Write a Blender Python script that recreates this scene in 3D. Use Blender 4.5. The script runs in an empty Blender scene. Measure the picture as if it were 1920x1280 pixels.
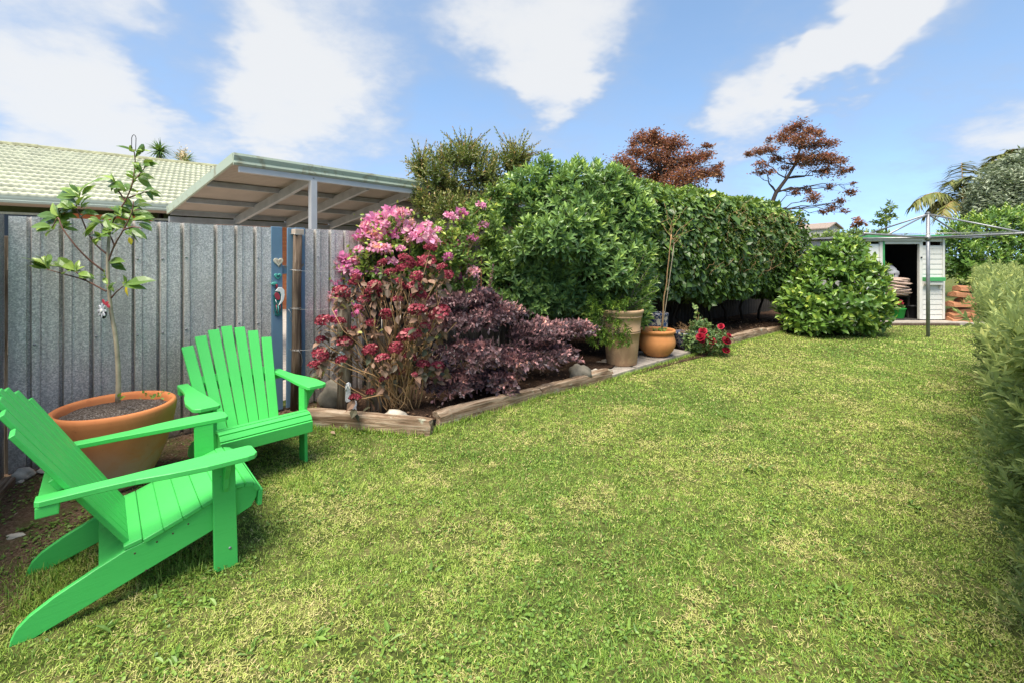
import bpy, bmesh, math, random
import numpy as np
from mathutils import Vector, Matrix
# ------------------------------------------------------------------ camera, sky, sun, exposure
SC = bpy.context.scene
F, Y0, H = 880.0, 482.0, 1.55            # focal length and horizon of the photograph in its pixels, eye height in metres
cam_d = bpy.data.cameras.new('camera'); cam = bpy.data.objects.new('camera', cam_d)
SC.collection.objects.link(cam); SC.camera = cam
cam.location = (0, 0, H); cam.rotation_euler = (math.pi/2, 0, 0)
cam_d.sensor_width = 36; cam_d.lens = F/1920*36; cam_d.shift_y = -(640-Y0)/1920
cam_d.clip_start = .05; cam_d.clip_end = 2000
SC.view_settings.view_transform = 'Standard'; SC.view_settings.look = 'None'
SC.view_settings.gamma = 1; SC.view_settings.use_curve_mapping = False
SC.view_settings.exposure = 1.20
SUN_EL, SUN_AZ = math.radians(64), math.atan2(-0.42, -0.72)      # azimuth measured from +Y towards +X
sun_dir = Vector((math.sin(SUN_AZ)*math.cos(SUN_EL), math.cos(SUN_AZ)*math.cos(SUN_EL), math.sin(SUN_EL)))
sd = bpy.data.lights.new('sun', 'SUN'); sd.energy = 3.6; sd.angle = math.radians(40); sd.color = (1, .92, .80)
so = bpy.data.objects.new('sun', sd); SC.collection.objects.link(so)
so.rotation_euler = (-sun_dir).to_track_quat('-Z', 'Y').to_euler(); so.location = (6, -4, 12)

def pxdir(px, py): return Vector(((px-960)/F, 1, (Y0-py)/F)).normalized()
W = bpy.data.worlds.new('World'); SC.world = W; W.use_nodes = True
def make_world():
    nt = W.node_tree; nt.nodes.clear(); N = nt.nodes.new; L = nt.links.new
    out = N('ShaderNodeOutputWorld')
    sky = N('ShaderNodeTexSky'); sky.sky_type = 'NISHITA'; sky.sun_disc = False
    sky.sun_elevation = SUN_EL; sky.sun_rotation = SUN_AZ; sky.air_density = 0.7; sky.dust_density = 0.15; sky.ozone_density = 3.0
    bg = N('ShaderNodeBackground'); bg.inputs[1].default_value = 0.13
    hsv = N('ShaderNodeHueSaturation'); hsv.inputs['Saturation'].default_value = 0.90; hsv.inputs['Hue'].default_value = 0.488; hsv.inputs['Value'].default_value = 1.22
    L(sky.outputs[0], hsv.inputs['Color']); L(hsv.outputs[0], bg.inputs[0])
    tc = N('ShaderNodeTexCoord')
    nrm = N('ShaderNodeVectorMath'); nrm.operation = 'NORMALIZE'; L(tc.outputs['Generated'], nrm.inputs[0])
    lift = N('ShaderNodeVectorMath'); lift.operation = 'ADD'; L(nrm.outputs[0], lift.inputs[0]); lift.inputs[1].default_value = (0, 0, .16); L(lift.outputs[0], sky.inputs[0])      # thin clear air: no milky band on the horizon
    def math_(op, a, b=None, c=None):
        m = N('ShaderNodeMath'); m.operation = op
        for i, v in enumerate((a, b, c)):
            if v is None: continue
            if isinstance(v, (int, float)): m.inputs[i].default_value = v
            else: L(v, m.inputs[i])
        return m.outputs[0]
    def smooth(v, a, b):
        m = N('ShaderNodeMapRange'); m.interpolation_type = 'SMOOTHSTEP'
        L(v, m.inputs[0]); m.inputs[1].default_value = a; m.inputs[2].default_value = b
        return m.outputs[0]
    # a flat cloud layer: the view direction projected onto a plane overhead
    sep = N('ShaderNodeSeparateXYZ'); L(nrm.outputs[0], sep.inputs[0])
    zz = math_('ADD', math_('ABSOLUTE', sep.outputs[2]), 0.28)
    cx = math_('DIVIDE', sep.outputs[0], zz); cy = math_('DIVIDE', sep.outputs[1], zz)
    cmb = N('ShaderNodeCombineXYZ'); L(cx, cmb.inputs[0]); L(cy, cmb.inputs[1])
    def noise(scale, detail, rough, dist, off):
        n = N('ShaderNodeTexNoise'); n.inputs['Scale'].default_value = scale; n.inputs['Detail'].default_value = detail
        n.inputs['Roughness'].default_value = rough; n.inputs['Distortion'].default_value = dist
        mp = N('ShaderNodeVectorMath'); mp.operation = 'ADD'; mp.inputs[1].default_value = off
        L(cmb.outputs[0], mp.inputs[0]); L(mp.outputs[0], n.inputs['Vector']); return n.outputs[0]
    n1 = noise(3.0, 6, .62, 0, (3.1, 7.7, 1.0)); n2 = noise(.8, 1, .5, 0, (1.7, 2.2, 4.0))
    total = math_('ADD', math_('MULTIPLY', math_('SUBTRACT', n1, .41), 2.1), math_('MULTIPLY', math_('SUBTRACT', n2, .5), .7))
    wn = N('ShaderNodeTexNoise'); wn.inputs['Scale'].default_value = 3.2; wn.inputs['Detail'].default_value = 4; wn.inputs['Roughness'].default_value = .6; L(cmb.outputs[0], wn.inputs['Vector'])
    wo = N('ShaderNodeVectorMath'); wo.operation = 'SUBTRACT'; L(wn.outputs['Color'], wo.inputs[0]); wo.inputs[1].default_value = (.5, .5, .5)
    wm = N('ShaderNodeVectorMath'); wm.operation = 'MULTIPLY_ADD'; L(wo.outputs[0], wm.inputs[0]); wm.inputs[1].default_value = (.26, .26, .26); L(nrm.outputs[0], wm.inputs[2])
    wnm = N('ShaderNodeVectorMath'); wnm.operation = 'NORMALIZE'; L(wm.outputs[0], wnm.inputs[0])
    for px, py, r, s in CLOUDS:                     # where the larger cloud banks stand in the sky (negative: clear gaps)
        d = pxdir(px, py)
        dp = N('ShaderNodeVectorMath'); dp.operation = 'DOT_PRODUCT'; L(wnm.outputs[0], dp.inputs[0]); dp.inputs[1].default_value = d
        b = smooth(dp.outputs['Value'], math.cos(math.radians(r)), 1.0)
        total = math_('ADD', total, math_('MULTIPLY', b, s))
    fac = smooth(total, -0.95, 1.35)
    cl = N('ShaderNodeBackground')
    cr = N('ShaderNodeMix'); cr.data_type = 'RGBA'; L(smooth(total, .0, 1.15), cr.inputs[0])
    cr.inputs[6].default_value = (.44, .55, .74, 1); cr.inputs[7].default_value = (.86, .87, .88, 1)
    L(cr.outputs[2], cl.inputs[0]); cl.inputs[1].default_value = .45
    mx = N('ShaderNodeMixShader'); L(math_('MULTIPLY', fac, .93), mx.inputs[0]); L(bg.outputs[0], mx.inputs[1]); L(cl.outputs[0], mx.inputs[2])
    L(mx.outputs[0], out.inputs[0])
CLOUDS = [(110, 60, 19, .65), (150, 200, 8, .45), (345, 120, 6, -.75), (400, 20, 5, -.5), (510, 140, 9, .75), (620, 80, 8, .45), (620, 260, 9, .45),
          (870, 190, 8, -.8), (1000, 20, 13, .85), (1050, 160, 6, .55), (1190, 240, 9, -.6), (1320, 70, 9, -.9), (1690, 20, 8, .75), (1580, 80, 7, .9), (1510, 140, 5, .6),
          (1400, 200, 6, .6), (1640, 330, 12, -.5), (1870, 240, 7, .8), (1900, 70, 8, -.8), (1470, 270, 6, -.4)]
W.cycles.sampling_method = 'MANUAL'; W.cycles.sample_map_resolution = 512
make_world()
# ------------------------------------------------------------------ helpers
random.seed(7); RNG = np.random.default_rng(11)
COL = SC.collection
def G(px, py, z=0.0):                                  # the point of the level z that the photograph shows at a pixel
    y = F*(H-z)/(py-Y0); return Vector(((px-960)/F*y, y, z))
def at(px, py, y): return Vector(((px-960)/F*y, y, H+(Y0-py)/F*y))
def tag(o, label=None, cat=None, group=None, kind=None):
    if label: o['label'] = label
    if cat: o['category'] = cat
    if group: o['group'] = group
    if kind: o['kind'] = kind
    return o
def empty(name, loc, rz=0, **k):
    o = bpy.data.objects.new(name, None); COL.objects.link(o); o.location = loc; o.rotation_euler = (0, 0, rz)
    o.empty_display_size = .1
    return tag(o, **k)
def link(name, me, parent=None, **k):
    o = bpy.data.objects.new(name, me); COL.objects.link(o)
    if parent: o.parent = parent
    return tag(o, **k)

class MB:
    def __init__(s): s.v = []; s.f = []; s.sm = []
    def add(s, vs, fs, smooth=False):
        b = len(s.v); s.v += [tuple(v) for v in vs]; s.f += [tuple(i+b for i in f) for f in fs]; s.sm += [smooth]*len(fs); return s
    def box(s, c, size, rot=None, bev=0.0):
        bm = bmesh.new(); bmesh.ops.create_cube(bm, size=1)
        for v in bm.verts: v.co = Vector((v.co.x*size[0], v.co.y*size[1], v.co.z*size[2]))
        return s._bm(bm, c, rot, bev)
    def _bm(s, bm, c=(0, 0, 0), rot=None, bev=0.0):
        if bev: bmesh.ops.bevel(bm, geom=bm.edges[:], offset=bev, segments=1 if bev < .004 else 2, profile=.7, affect='EDGES')
        M = (rot.to_4x4() if rot is not None else Matrix()); M = Matrix.Translation(c) @ M
        bm.verts.index_update(); vs = [M @ v.co for v in bm.verts]; fs = [[v.index for v in f.verts] for f in bm.faces]
        bm.free(); return s.add(vs, fs)
    def prism(s, poly, lo, hi, plane='xz', bev=0.0, c=(0, 0, 0), rot=None):     # outline extruded between two levels of the third axis
        def p3(p, t): return {'xz': (p[0], t, p[1]), 'xy': (p[0], p[1], t), 'yz': (t, p[0], p[1])}[plane]
        bm = bmesh.new(); a = [bm.verts.new(p3(p, lo)) for p in poly]; b = [bm.verts.new(p3(p, hi)) for p in poly]
        n = len(poly); bm.faces.new(a); bm.faces.new(b[::-1])
        for i in range(n): bm.faces.new((a[i], b[i], b[(i+1) % n], a[(i+1) % n]))
        bmesh.ops.recalc_face_normals(bm, faces=bm.faces[:])
        if bev:
            ed = [e for e in bm.edges if len(e.link_faces) == 2 and any(len(f.verts) == n for f in e.link_faces)]
            bmesh.ops.bevel(bm, geom=ed, offset=bev, segments=1, affect='EDGES')
        return s._bm(bm, c, rot)
    def tube(s, pts, rad, n=6, cap=True):
        pts = [Vector(p) for p in pts]; m = len(pts)
        if not hasattr(rad, '__len__'): rad = [rad]*m
        vs = []; fs = []; up = None
        for i, p in enumerate(pts):
            t = (pts[min(i+1, m-1)]-pts[max(i-1, 0)])
            t = t.normalized() if t.length > 1e-9 else Vector((0, 0, 1))
            if up is None: up = Vector((1, 0, 0)) if abs(t.x) < .8 else Vector((0, 1, 0))
            u = (up - t*up.dot(t)).normalized(); w = t.cross(u); up = u
            for k in range(n):
                a = 2*math.pi*k/n; vs.append(p+(u*math.cos(a)+w*math.sin(a))*rad[i])
        for i in range(m-1):
            for k in range(n): fs.append((i*n+k, i*n+(k+1) % n, (i+1)*n+(k+1) % n, (i+1)*n+k))
        if cap: fs.append(tuple(range(n))[::-1]); fs.append(tuple((m-1)*n+k for k in range(n)))
        return s.add(vs, fs, True)
    def lathe(s, prof, n=48, c=(0, 0, 0), wob=0.0, seed=0):
        vs = []; fs = []; m = len(prof)
        for r, z in prof:
            for k in range(n):
                a = 2*math.pi*k/n; q = r*(1+wob*math.sin(2*a+seed)+wob*.6*math.sin(3*a+seed*2+z*3))
                vs.append((c[0]+q*math.cos(a), c[1]+q*math.sin(a), c[2]+z))
        for i in range(m-1):
            for k in range(n): fs.append((i*n+k, i*n+(k+1) % n, (i+1)*n+(k+1) % n, (i+1)*n+k))
        return s.add(vs, fs, True)
    def mesh(s, name, mat):
        me = bpy.data.meshes.new(name); me.from_pydata(s.v, [], s.f)
        me.polygons.foreach_set('use_smooth', s.sm); me.materials.append(mat); me.update(); return me
    def build(s, name, mat, parent=None, **k): return link(name, s.mesh(name, mat), parent, **k)

def rotz(a): return Matrix.Rotation(a, 3, 'Z')
def box(name, c, size, mat, parent=None, rot=None, bev=0.0, **k): return MB().box(c, size, rot, bev).build(name, mat, parent, **k)

# ---- node materials
def mat(name, color=(.5, .5, .5), rough=.6, metal=0.0, spec=.5):
    m = bpy.data.materials.new(name); m.use_nodes = True; b = m.node_tree.nodes['Principled BSDF']
    b.inputs['Base Color'].default_value = (*color, 1); b.inputs['Roughness'].default_value = rough
    b.inputs['Metallic'].default_value = metal; b.inputs['Specular IOR Level'].default_value = spec
    return m
class NT:
    def __init__(s, m): s.t = m.node_tree; s.b = s.t.nodes.get('Principled BSDF')
    def n(s, ty, **k):
        x = s.t.nodes.new(ty)
        for a, v in k.items(): setattr(x, a, v)
        return x
    def l(s, a, b): s.t.links.new(a, b)
    def coord(s, which='Object', scale=(1, 1, 1), rot=(0, 0, 0)):
        if which == 'Position': o = s.n('ShaderNodeNewGeometry').outputs['Position']
        else: o = s.n('ShaderNodeTexCoord').outputs[which]
        mp = s.n('ShaderNodeMapping'); s.l(o, mp.inputs[0]); mp.inputs['Scale'].default_value = scale; mp.inputs['Rotation'].default_value = rot
        return mp.outputs[0]
    def noise(s, vec, scale, detail=4, rough=.55, dist=0.0, out=0):
        x = s.n('ShaderNodeTexNoise'); s.l(vec, x.inputs['Vector']); x.inputs['Scale'].default_value = scale
        x.inputs['Detail'].default_value = detail; x.inputs['Roughness'].default_value = rough; x.inputs['Distortion'].default_value = dist
        return x.outputs[out]
    def voro(s, vec, scale, out='Color', feature='F1'):
        x = s.n('ShaderNodeTexVoronoi', feature=feature); s.l(vec, x.inputs['Vector']); x.inputs['Scale'].default_value = scale; return x.outputs[out]
    def ramp(s, v, stops, interp='LINEAR'):
        r = s.n('ShaderNodeValToRGB'); s.l(v, r.inputs[0]); e = r.color_ramp; e.interpolation = interp
        while len(e.elements) > 1: e.elements.remove(e.elements[-1])
        for i, (p, c) in enumerate(stops):
            el = e.elements[0] if i == 0 else e.elements.new(p)
            el.position = p; el.color = (*c, 1) if hasattr(c, '__len__') else (c, c, c, 1)
        return r.outputs[0]
    def mix(s, f, a, b, mode='MIX'):
        x = s.n('ShaderNodeMix', data_type='RGBA', blend_type=mode)
        for i, v in ((0, f), (6, a), (7, b)):
            if hasattr(v, 'is_linked') or hasattr(v, 'links'): s.l(v, x.inputs[i])
            elif hasattr(v, '__len__'): x.inputs[i].default_value = (*v, 1)
            else: x.inputs[i].default_value = v
        return x.outputs[2]
    def col(s, v): s.l(v, s.b.inputs['Base Color'])
    def bump(s, v, strength=.3, dist=.01):
        x = s.n('ShaderNodeBump'); s.l(v, x.inputs['Height']); x.inputs['Strength'].default_value = strength; x.inputs['Distance'].default_value = dist
        s.l(x.outputs[0], s.b.inputs['Normal'])

def leafmat(name, stops, rough=.45, trans=.28, spec=.4, attr='tint', tcol=None):
    m = mat(name, rough=rough, spec=spec); t = NT(m)
    a = t.n('ShaderNodeAttribute', attribute_name=attr)
    c = t.ramp(a.outputs['Fac'], stops); t.col(c)
    tr = t.n('ShaderNodeBsdfTranslucent')
    c2 = t.mix(.5, c, tcol or (.30, .42, .04)); t.l(c2 if tcol is not False else c, tr.inputs[0])
    mx = t.n('ShaderNodeMixShader'); mx.inputs[0].default_value = trans
    t.l(t.b.outputs[0], mx.inputs[1]); t.l(tr.outputs[0], mx.inputs[2])
    t.l(mx.outputs[0], t.t.nodes['Material Output'].inputs[0]); return m

# ---- numpy leaf clouds
TPL = {
 'leaf': (np.array([(0, 0, 0), (.5, 0, -.03), (1, 0, -.14), (.22, -.72, .05), (.6, -.92, .04), (.22, .72, .05), (.6, .92, .04)], float),
          np.array([(0, 1, 3), (3, 1, 4), (4, 1, 2), (0, 5, 1), (5, 6, 1), (6, 2, 1)])),
 'diamond': (np.array([(0, 0, 0), (.45, -1, .08), (1, 0, -.08), (.45, 1, .08)], float), np.array([(0, 2, 1), (0, 3, 2)])),
 'round': (np.array([(0, 0, 0), (.12, -.7, .05), (.5, -1, .08), (.88, -.7, .03), (1, 0, -.04), (.88, .7, .03), (.5, 1, .08), (.12, .7, .05)], float),
           np.array([(0, 2, 1), (0, 3, 2), (0, 4, 3), (0, 5, 4), (0, 6, 5), (0, 7, 6)])),
 'blade': (np.array([(0, -1, 0), (0, 1, 0), (.55, -.7, .06), (.55, .7, .06), (1, 0, -.10)], float), np.array([(0, 1, 3), (0, 3, 2), (2, 3, 4)])),
}
def unit(a): return a/np.maximum(np.linalg.norm(a, axis=-1, keepdims=True), 1e-9)
def rdir(n): return unit(RNG.normal(size=(n, 3)))
def leaf_arrays(P, D, Nn, L, Wd, tpl='leaf'):
    V, T = TPL[tpl]; D = unit(D); Nn = unit(Nn-D*(Nn*D).sum(-1, keepdims=True)); S = np.cross(D, Nn); n = len(P)
    L = np.broadcast_to(L, n)[:, None, None]; Wd = np.broadcast_to(Wd, n)[:, None, None]
    X = P[:, None, :] + D[:, None, :]*V[None, :, 0:1]*L + S[:, None, :]*V[None, :, 1:2]*Wd*.5 + Nn[:, None, :]*V[None, :, 2:3]*L
    k = len(V); tri = (T[None]+(np.arange(n)*k)[:, None, None]).reshape(-1, 3)
    return X.reshape(-1, 3), tri, k
def np_mesh(name, verts, tris, material, tint=None, smooth=False):
    me = bpy.data.meshes.new(name); me.vertices.add(len(verts)); me.vertices.foreach_set('co', np.ascontiguousarray(verts, dtype=np.float32).ravel())
    nt = len(tris); me.loops.add(nt*3); me.loops.foreach_set('vertex_index', np.ascontiguousarray(tris, dtype=np.int32).ravel())
    me.polygons.add(nt); me.polygons.foreach_set('loop_start', np.arange(0, nt*3, 3, dtype=np.int32))
    me.polygons.foreach_set('use_smooth', np.full(nt, smooth))
    if tint is not None:
        a = me.attributes.new('tint', 'FLOAT', 'POINT'); a.data.foreach_set('value', np.clip(tint, 0, 1).astype(np.float32))
    me.materials.append(material); me.update(calc_edges=True); return me
class Leaves:                                               # collects leaf batches into one mesh
    def __init__(s): s.v = []; s.t = []; s.c = []; s.n = 0
    def add(s, P, D, Nn, L, Wd, tint, tpl='leaf'):
        if len(P) == 0: return s
        v, t, k = leaf_arrays(np.asarray(P, float), np.asarray(D, float), np.asarray(Nn, float), L, Wd, tpl)
        s.v.append(v); s.t.append(t+s.n); s.n += len(v); s.c.append(np.repeat(np.broadcast_to(tint, len(P)), k)); return s
    def shoots(s, P, A, K, L, ll, lw, phi=(.35, 1.25), tpl='leaf', tint=None, fresh=.35, whorl=2.4, taper=.35):
        n = len(P); A = unit(A); ref = np.where(np.abs(A[:, 2:3]) < .9, np.array([[0, 0, 1.]]), np.array([[1., 0, 0]]))
        U = unit(np.cross(A, ref)); V = np.cross(A, U)
        t = np.linspace(0, 1, K)[None, :] if K > 1 else np.ones((1, 1)); ang = np.arange(K)[None, :]*whorl+RNG.uniform(0, 6.28, (n, 1))+RNG.normal(0, .25, (n, K))
        R = U[:, None]*np.cos(ang)[..., None]+V[:, None]*np.sin(ang)[..., None]
        ph = (phi[1]+(phi[0]-phi[1])*t+RNG.normal(0, .13, (n, K)))[..., None]
        Lb = np.broadcast_to(np.asarray(L, float).reshape(-1, 1), (n, 1))
        pos = P[:, None]-A[:, None]*(Lb*(1-t))[..., None]
        D = A[:, None]*np.cos(ph)+R*np.sin(ph); Nn = A[:, None]*np.sin(ph)-R*np.cos(ph)
        sc = (1-taper*t**3)*RNG.uniform(.8, 1.15, (n, K))
        tn = (RNG.uniform(0, 1, n) if tint is None else tint)[:, None]*(1-fresh)+fresh*t**2+RNG.normal(0, .07, (n, K))
        return s.add(pos.reshape(-1, 3), D.reshape(-1, 3), Nn.reshape(-1, 3), (ll*sc).ravel(), (lw*sc).ravel(), tn.ravel(), tpl)
    def mesh(s, name, m): return np_mesh(name, np.concatenate(s.v), np.concatenate(s.t), m, np.concatenate(s.c))
    def build(s, name, m, parent=None, off=None, **k):
        if off is not None: s.v = [v-np.array(off) for v in s.v]
        return link(name, s.mesh(name, m), parent, **k)

def clump_points(clumps, dens, shell=(.8, 1.05), up=.35, bottom=-.75):
    """points on the outside of a heap of ellipsoids [(centre, (rx,ry,rz))], with outward directions"""
    Ps = []; As = []
    for i, (c, r) in enumerate(clumps):
        c = np.array(c); r = np.array(r if hasattr(r, '__len__') else (r, r, r), float)
        n = max(4, int(dens*4*math.pi*((r[0]*r[1])**1.6/3+(r[0]*r[2])**1.6/3+(r[1]*r[2])**1.6/3)**(1/1.6)))
        d = rdir(n); d = d[d[:, 2] > bottom]; q = RNG.uniform(*shell, len(d))[:, None]
        p = c+d*r*q; keep = np.ones(len(p), bool)
        for j, (c2, r2) in enumerate(clumps):
            if j == i: continue
            r2 = np.array(r2 if hasattr(r2, '__len__') else (r2,)*3, float)
            keep &= (((p-np.array(c2))/r2)**2).sum(1) > .62
        Ps.append(p[keep]); a = unit(d/r)+np.array([0, 0, up])+RNG.normal(0, .28, d.shape); As.append(unit(a[keep]))
    return np.concatenate(Ps), np.concatenate(As)
def pc(px, py, rx, y, ry=None, dy=0.0, depth=1.0):          # a clump given by its pixel outline at a known distance
    ry = ry or rx; return (np.array(at(px, py, y+dy)), (rx/F*y, max(rx, ry)/F*y*depth, ry/F*y))
def limb(a, b, r0, r1, mb, seg=5, wob=.06, sag=0.0, n=6):
    a, b = Vector(a), Vector(b); L = (b-a).length; pts = []
    for i in range(seg+1):
        t = i/seg; p = a.lerp(b, t)+Vector((0, 0, sag*L*math.sin(math.pi*t)))
        if 0 < i < seg: p += Vector((random.gauss(0, wob*L), random.gauss(0, wob*L), random.gauss(0, wob*L*.5)))
        pts.append(p)
    mb.tube(pts, [r0+(r1-r0)*i/seg for i in range(seg+1)], n); return pts
# ------------------------------------------------------------------ materials
M = {}
def galv(name, lo=.20, hi=.60, tintc=(1, 1, 1)):
    m = mat(name, rough=.5, metal=.35, spec=.5); t = NT(m); v = t.coord('Position')
    a = t.voro(v, 135, 'Color'); g = t.n('ShaderNodeSeparateColor'); t.l(a, g.inputs[0])
    b = t.noise(v, 60, 5, .7); c = t.noise(v, 2.2, 4, .6)
    f = t.mix(.55, g.outputs[0], b); f = t.mix(.22, f, c)
    t.col(t.ramp(f, [(.30, tuple(lo*x for x in tintc)), (.50, tuple((lo+hi)*.47*x for x in tintc)), (.70, tuple(hi*x for x in tintc))]))
    st = t.noise(t.coord('Position', (9, 9, .5)), 1.2, 4)
    t.col(t.mix(t.ramp(st, [(.50, 0.0), (.72, .5)]), t.b.inputs['Base Color'].links[0].from_socket, tuple(lo*.75*x for x in (1, .93, .84))))
    sp = t.n('ShaderNodeSeparateXYZ'); t.l(v, sp.inputs[0]); mr = t.n('ShaderNodeMapRange'); t.l(sp.outputs[2], mr.inputs[0]); mr.inputs[1].default_value = .02; mr.inputs[2].default_value = .34; mr.inputs[3].default_value = 1; mr.inputs[4].default_value = 0
    mm = t.n('ShaderNodeMath', operation='MULTIPLY'); t.l(mr.outputs[0], mm.inputs[0]); t.l(t.ramp(t.noise(v, 9, 5, .7), [(.32, 0.0), (.62, .9)]), mm.inputs[1]); t.col(t.mix(mm.outputs[0], t.b.inputs['Base Color'].links[0].from_socket, (.16, .11, .075))); t.l(t.ramp(st, [(.3, .38), (.7, .6)]), t.b.inputs['Roughness'])
    t.bump(b, .12, .004); return m
M['galv'] = galv('galvanised_iron', .36, .80, (1.10, 1.02, .94)); M['galv_side'] = galv('galvanised_iron_old', .16, .42, (.92, .97, 1))
def wood(name, stops, scale=(1.5, 22, 22), rough=.85, bump=.6, lichen=False, coord='Object'):
    m = mat(name, rough=rough, spec=.25); t = NT(m); v = t.coord(coord, scale)
    n = t.noise(v, 1.6, 8, .62, .8); c = t.ramp(n, stops)
    big = t.noise(t.coord(coord), 3.0, 3); c = t.mix(t.ramp(big, [(.35, 0.0), (.7, .45)]), c, tuple(x*.55 for x in stops[0][1]))
    if lichen:
        l = t.noise(t.coord(coord), 7, 5, .7); c = t.mix(t.ramp(l, [(.60, 0.0), (.68, .7)]), c, (.42, .45, .34))
    t.col(c); t.bump(n, bump, .02); return m
M['sleeper'] = wood('weathered_sleeper', [(.30, (.075, .045, .026)), (.44, (.26, .17, .105)), (.56, (.42, .31, .215)), (.72, (.62, .53, .42))], lichen=True)
M['post'] = wood('grey_post_wood', [(.3, (.07, .05, .032)), (.5, (.21, .165, .115)), (.72, (.40, .35, .27))], (22, 22, 1.5), coord='Object')
M['brownpost'] = wood('brown_post_wood', [(.3, (.045, .03, .022)), (.5, (.13, .09, .06)), (.75, (.26, .20, .15))], (25, 25, 1.6))
M['paling'] = wood('dark_paling_wood', [(.3, (.02, .018, .016)), (.55, (.07, .062, .055)), (.8, (.15, .14, .125))], (20, 20, 1.2))
M['firewood'] = wood('split_firewood', [(.3, (.26, .10, .045)), (.5, (.44, .20, .10)), (.75, (.60, .34, .19))], (2, 16, 16))
def paint(name, col, dirt=.2, wear=None, rough=.45, sc=6, coord='Object', wearcol=(.2, .16, .12)):
    m = mat(name, rough=rough); t = NT(m); v = t.coord(coord); n = t.noise(v, sc, 5, .6)
    c = t.mix(t.ramp(n, [(.35, 0.0), (.75, dirt)]), col, tuple(x*.55 for x in col))
    if wear:
        w = t.noise(t.coord(coord, (1, 1, .35)), 17, 6, .65); c = t.mix(t.ramp(w, [(wear, 0.0), (wear+.05, 1.0)]), c, wearcol)
    t.col(c); t.bump(t.noise(v, 60, 3), .06, .004); return m
def chair_paint():
    m = mat('green_chair_paint', rough=.42, spec=.35); t = NT(m); v = t.coord('Object')
    n = t.noise(v, 5, 4, .6); c = t.mix(t.ramp(n, [(.35, 0.0), (.8, .35)]), (.074, .535, .110), (.056, .46, .086))
    w = t.noise(v, 46, 5, .7); c = t.mix(t.ramp(w, [(.665, 0.0), (.71, .75)]), c, (.13, .19, .07))
    big = t.noise(v, 1.6, 3, .6); c = t.mix(t.ramp(big, [(.45, 0.0), (.75, .22)]), c, (.12, .56, .16))
    gr = t.noise(t.coord('Object', (5, 60, 60)), 1.6, 7, .65, .6); c = t.mix(t.ramp(gr, [(.52, 0.0), (.75, .28)]), c, (.03, .38, .05)); t.col(c); t.bump(gr, .22, .004)
    t.l(t.ramp(n, [(.3, .36), (.8, .60)]), t.b.inputs['Roughness']); return m
M['chair'] = chair_paint()
M['blue'] = paint('faded_blue_paint', (.135, .235, .335), .35, .62, .7, 5)
M['wood_end'] = mat('pale_end_grain', (.45, .36, .28), .8)
def terracotta(name, base, dark, pale, stain=.5, zlo=.05, zhi=.3, rough=.75):
    m = mat(name, rough=rough, spec=.3); t = NT(m); v = t.coord('Object'); n = t.noise(v, 5.5, 6, .62, .5)
    c = t.mix(t.ramp(n, [(.3, 0.0), (.7, .8)]), base, dark)
    sep = t.n('ShaderNodeSeparateXYZ'); t.l(v, sep.inputs[0])
    mr = t.n('ShaderNodeMapRange'); t.l(sep.outputs[2], mr.inputs[0]); mr.inputs[1].default_value = zlo; mr.inputs[2].default_value = zhi; mr.inputs[3].default_value = 1; mr.inputs[4].default_value = 0
    mm = t.n('ShaderNodeMath', operation='MULTIPLY'); t.l(t.ramp(t.noise(v, 4.2, 6, .7, 1.0), [(.34, 0.0), (.54, stain)]), mm.inputs[0]); t.l(mr.outputs[0], mm.inputs[1])
    c = t.mix(mm.outputs[0], c, pale); c = t.mix(t.ramp(t.noise(v, 22, 4, .7), [(.62, 0.0), (.78, .4)]), c, tuple(x*.5 for x in dark))
    t.col(c); t.bump(n, .12, .01); return m
M['terra'] = terracotta('terracotta', (.68, .245, .085), (.56, .17, .058), (.60, .43, .32), .85, .10, .36)
M['terra2'] = terracotta('terracotta_bowl', (.68, .30, .105), (.57, .225, .075), (.30, .17, .08), .7, .0, .16)
M['sandpot'] = terracotta('sandy_terracotta', (.53, .365, .215), (.43, .27, .15), (.29, .165, .095), .6, .1, .9)
def soilm(name, cols, sc=60, bs=.9):
    m = mat(name, rough=.95, spec=.1); t = NT(m); v = t.coord('Position'); n = t.noise(v, sc, 6, .7); b = t.noise(v, 4, 4)
    c = t.ramp(n, cols); c = t.mix(t.ramp(b, [(.4, 0.0), (.7, .4)]), c, tuple(x*.6 for x in cols[0][1])); t.col(c); t.bump(n, bs, .03); return m
M['soil'] = soilm('garden_soil', [(.3, (.032, .02, .014)), (.5, (.085, .05, .033)), (.66, (.15, .095, .062)), (.75, (.30, .22, .16))])
M['potsoil'] = soilm('potting_mix', [(.35, (.05, .038, .03)), (.52, (.17, .135, .11)), (.60, (.38, .34, .30)), (.70, (.66, .62, .56))], 95)
def ground():
    m = mat('lawn_ground', rough=.95, spec=.1); t = NT(m); v = t.coord('Position')
    big = t.noise(v, .8, 4, .6); fine = t.noise(v, 55, 6, .75); mid = t.noise(v, 7, 4, .65)
    g = t.ramp(fine, [(.35, (.025, .04, .010)), (.55, (.085, .11, .022)), (.72, (.22, .21, .07)), (.85, (.36, .29, .13))])
    c = t.mix(t.ramp(mid, [(.42, 0.0), (.72, .6)]), g, (.34, .29, .12)); c = t.mix(t.ramp(big, [(.4, 0.0), (.65, .55)]), c, (.07, .12, .025))
    t.col(c); t.bump(fine, .8, .03); return m
M['ground'] = ground()
def bare():
    m = mat('bare_earth', rough=.95, spec=.1); t = NT(m); v = t.coord('Position'); fine = t.noise(v, 70, 6, .7); mid = t.noise(v, 6, 5, .6)
    c = t.ramp(fine, [(.3, (.05, .03, .02)), (.5, (.16, .10, .062)), (.7, (.30, .21, .14))])
    c = t.mix(t.ramp(mid, [(.48, 0.0), (.62, .55)]), c, (.10, .12, .035)); t.col(c); t.bump(fine, .8, .02); return m
M['bare'] = bare()
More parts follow.
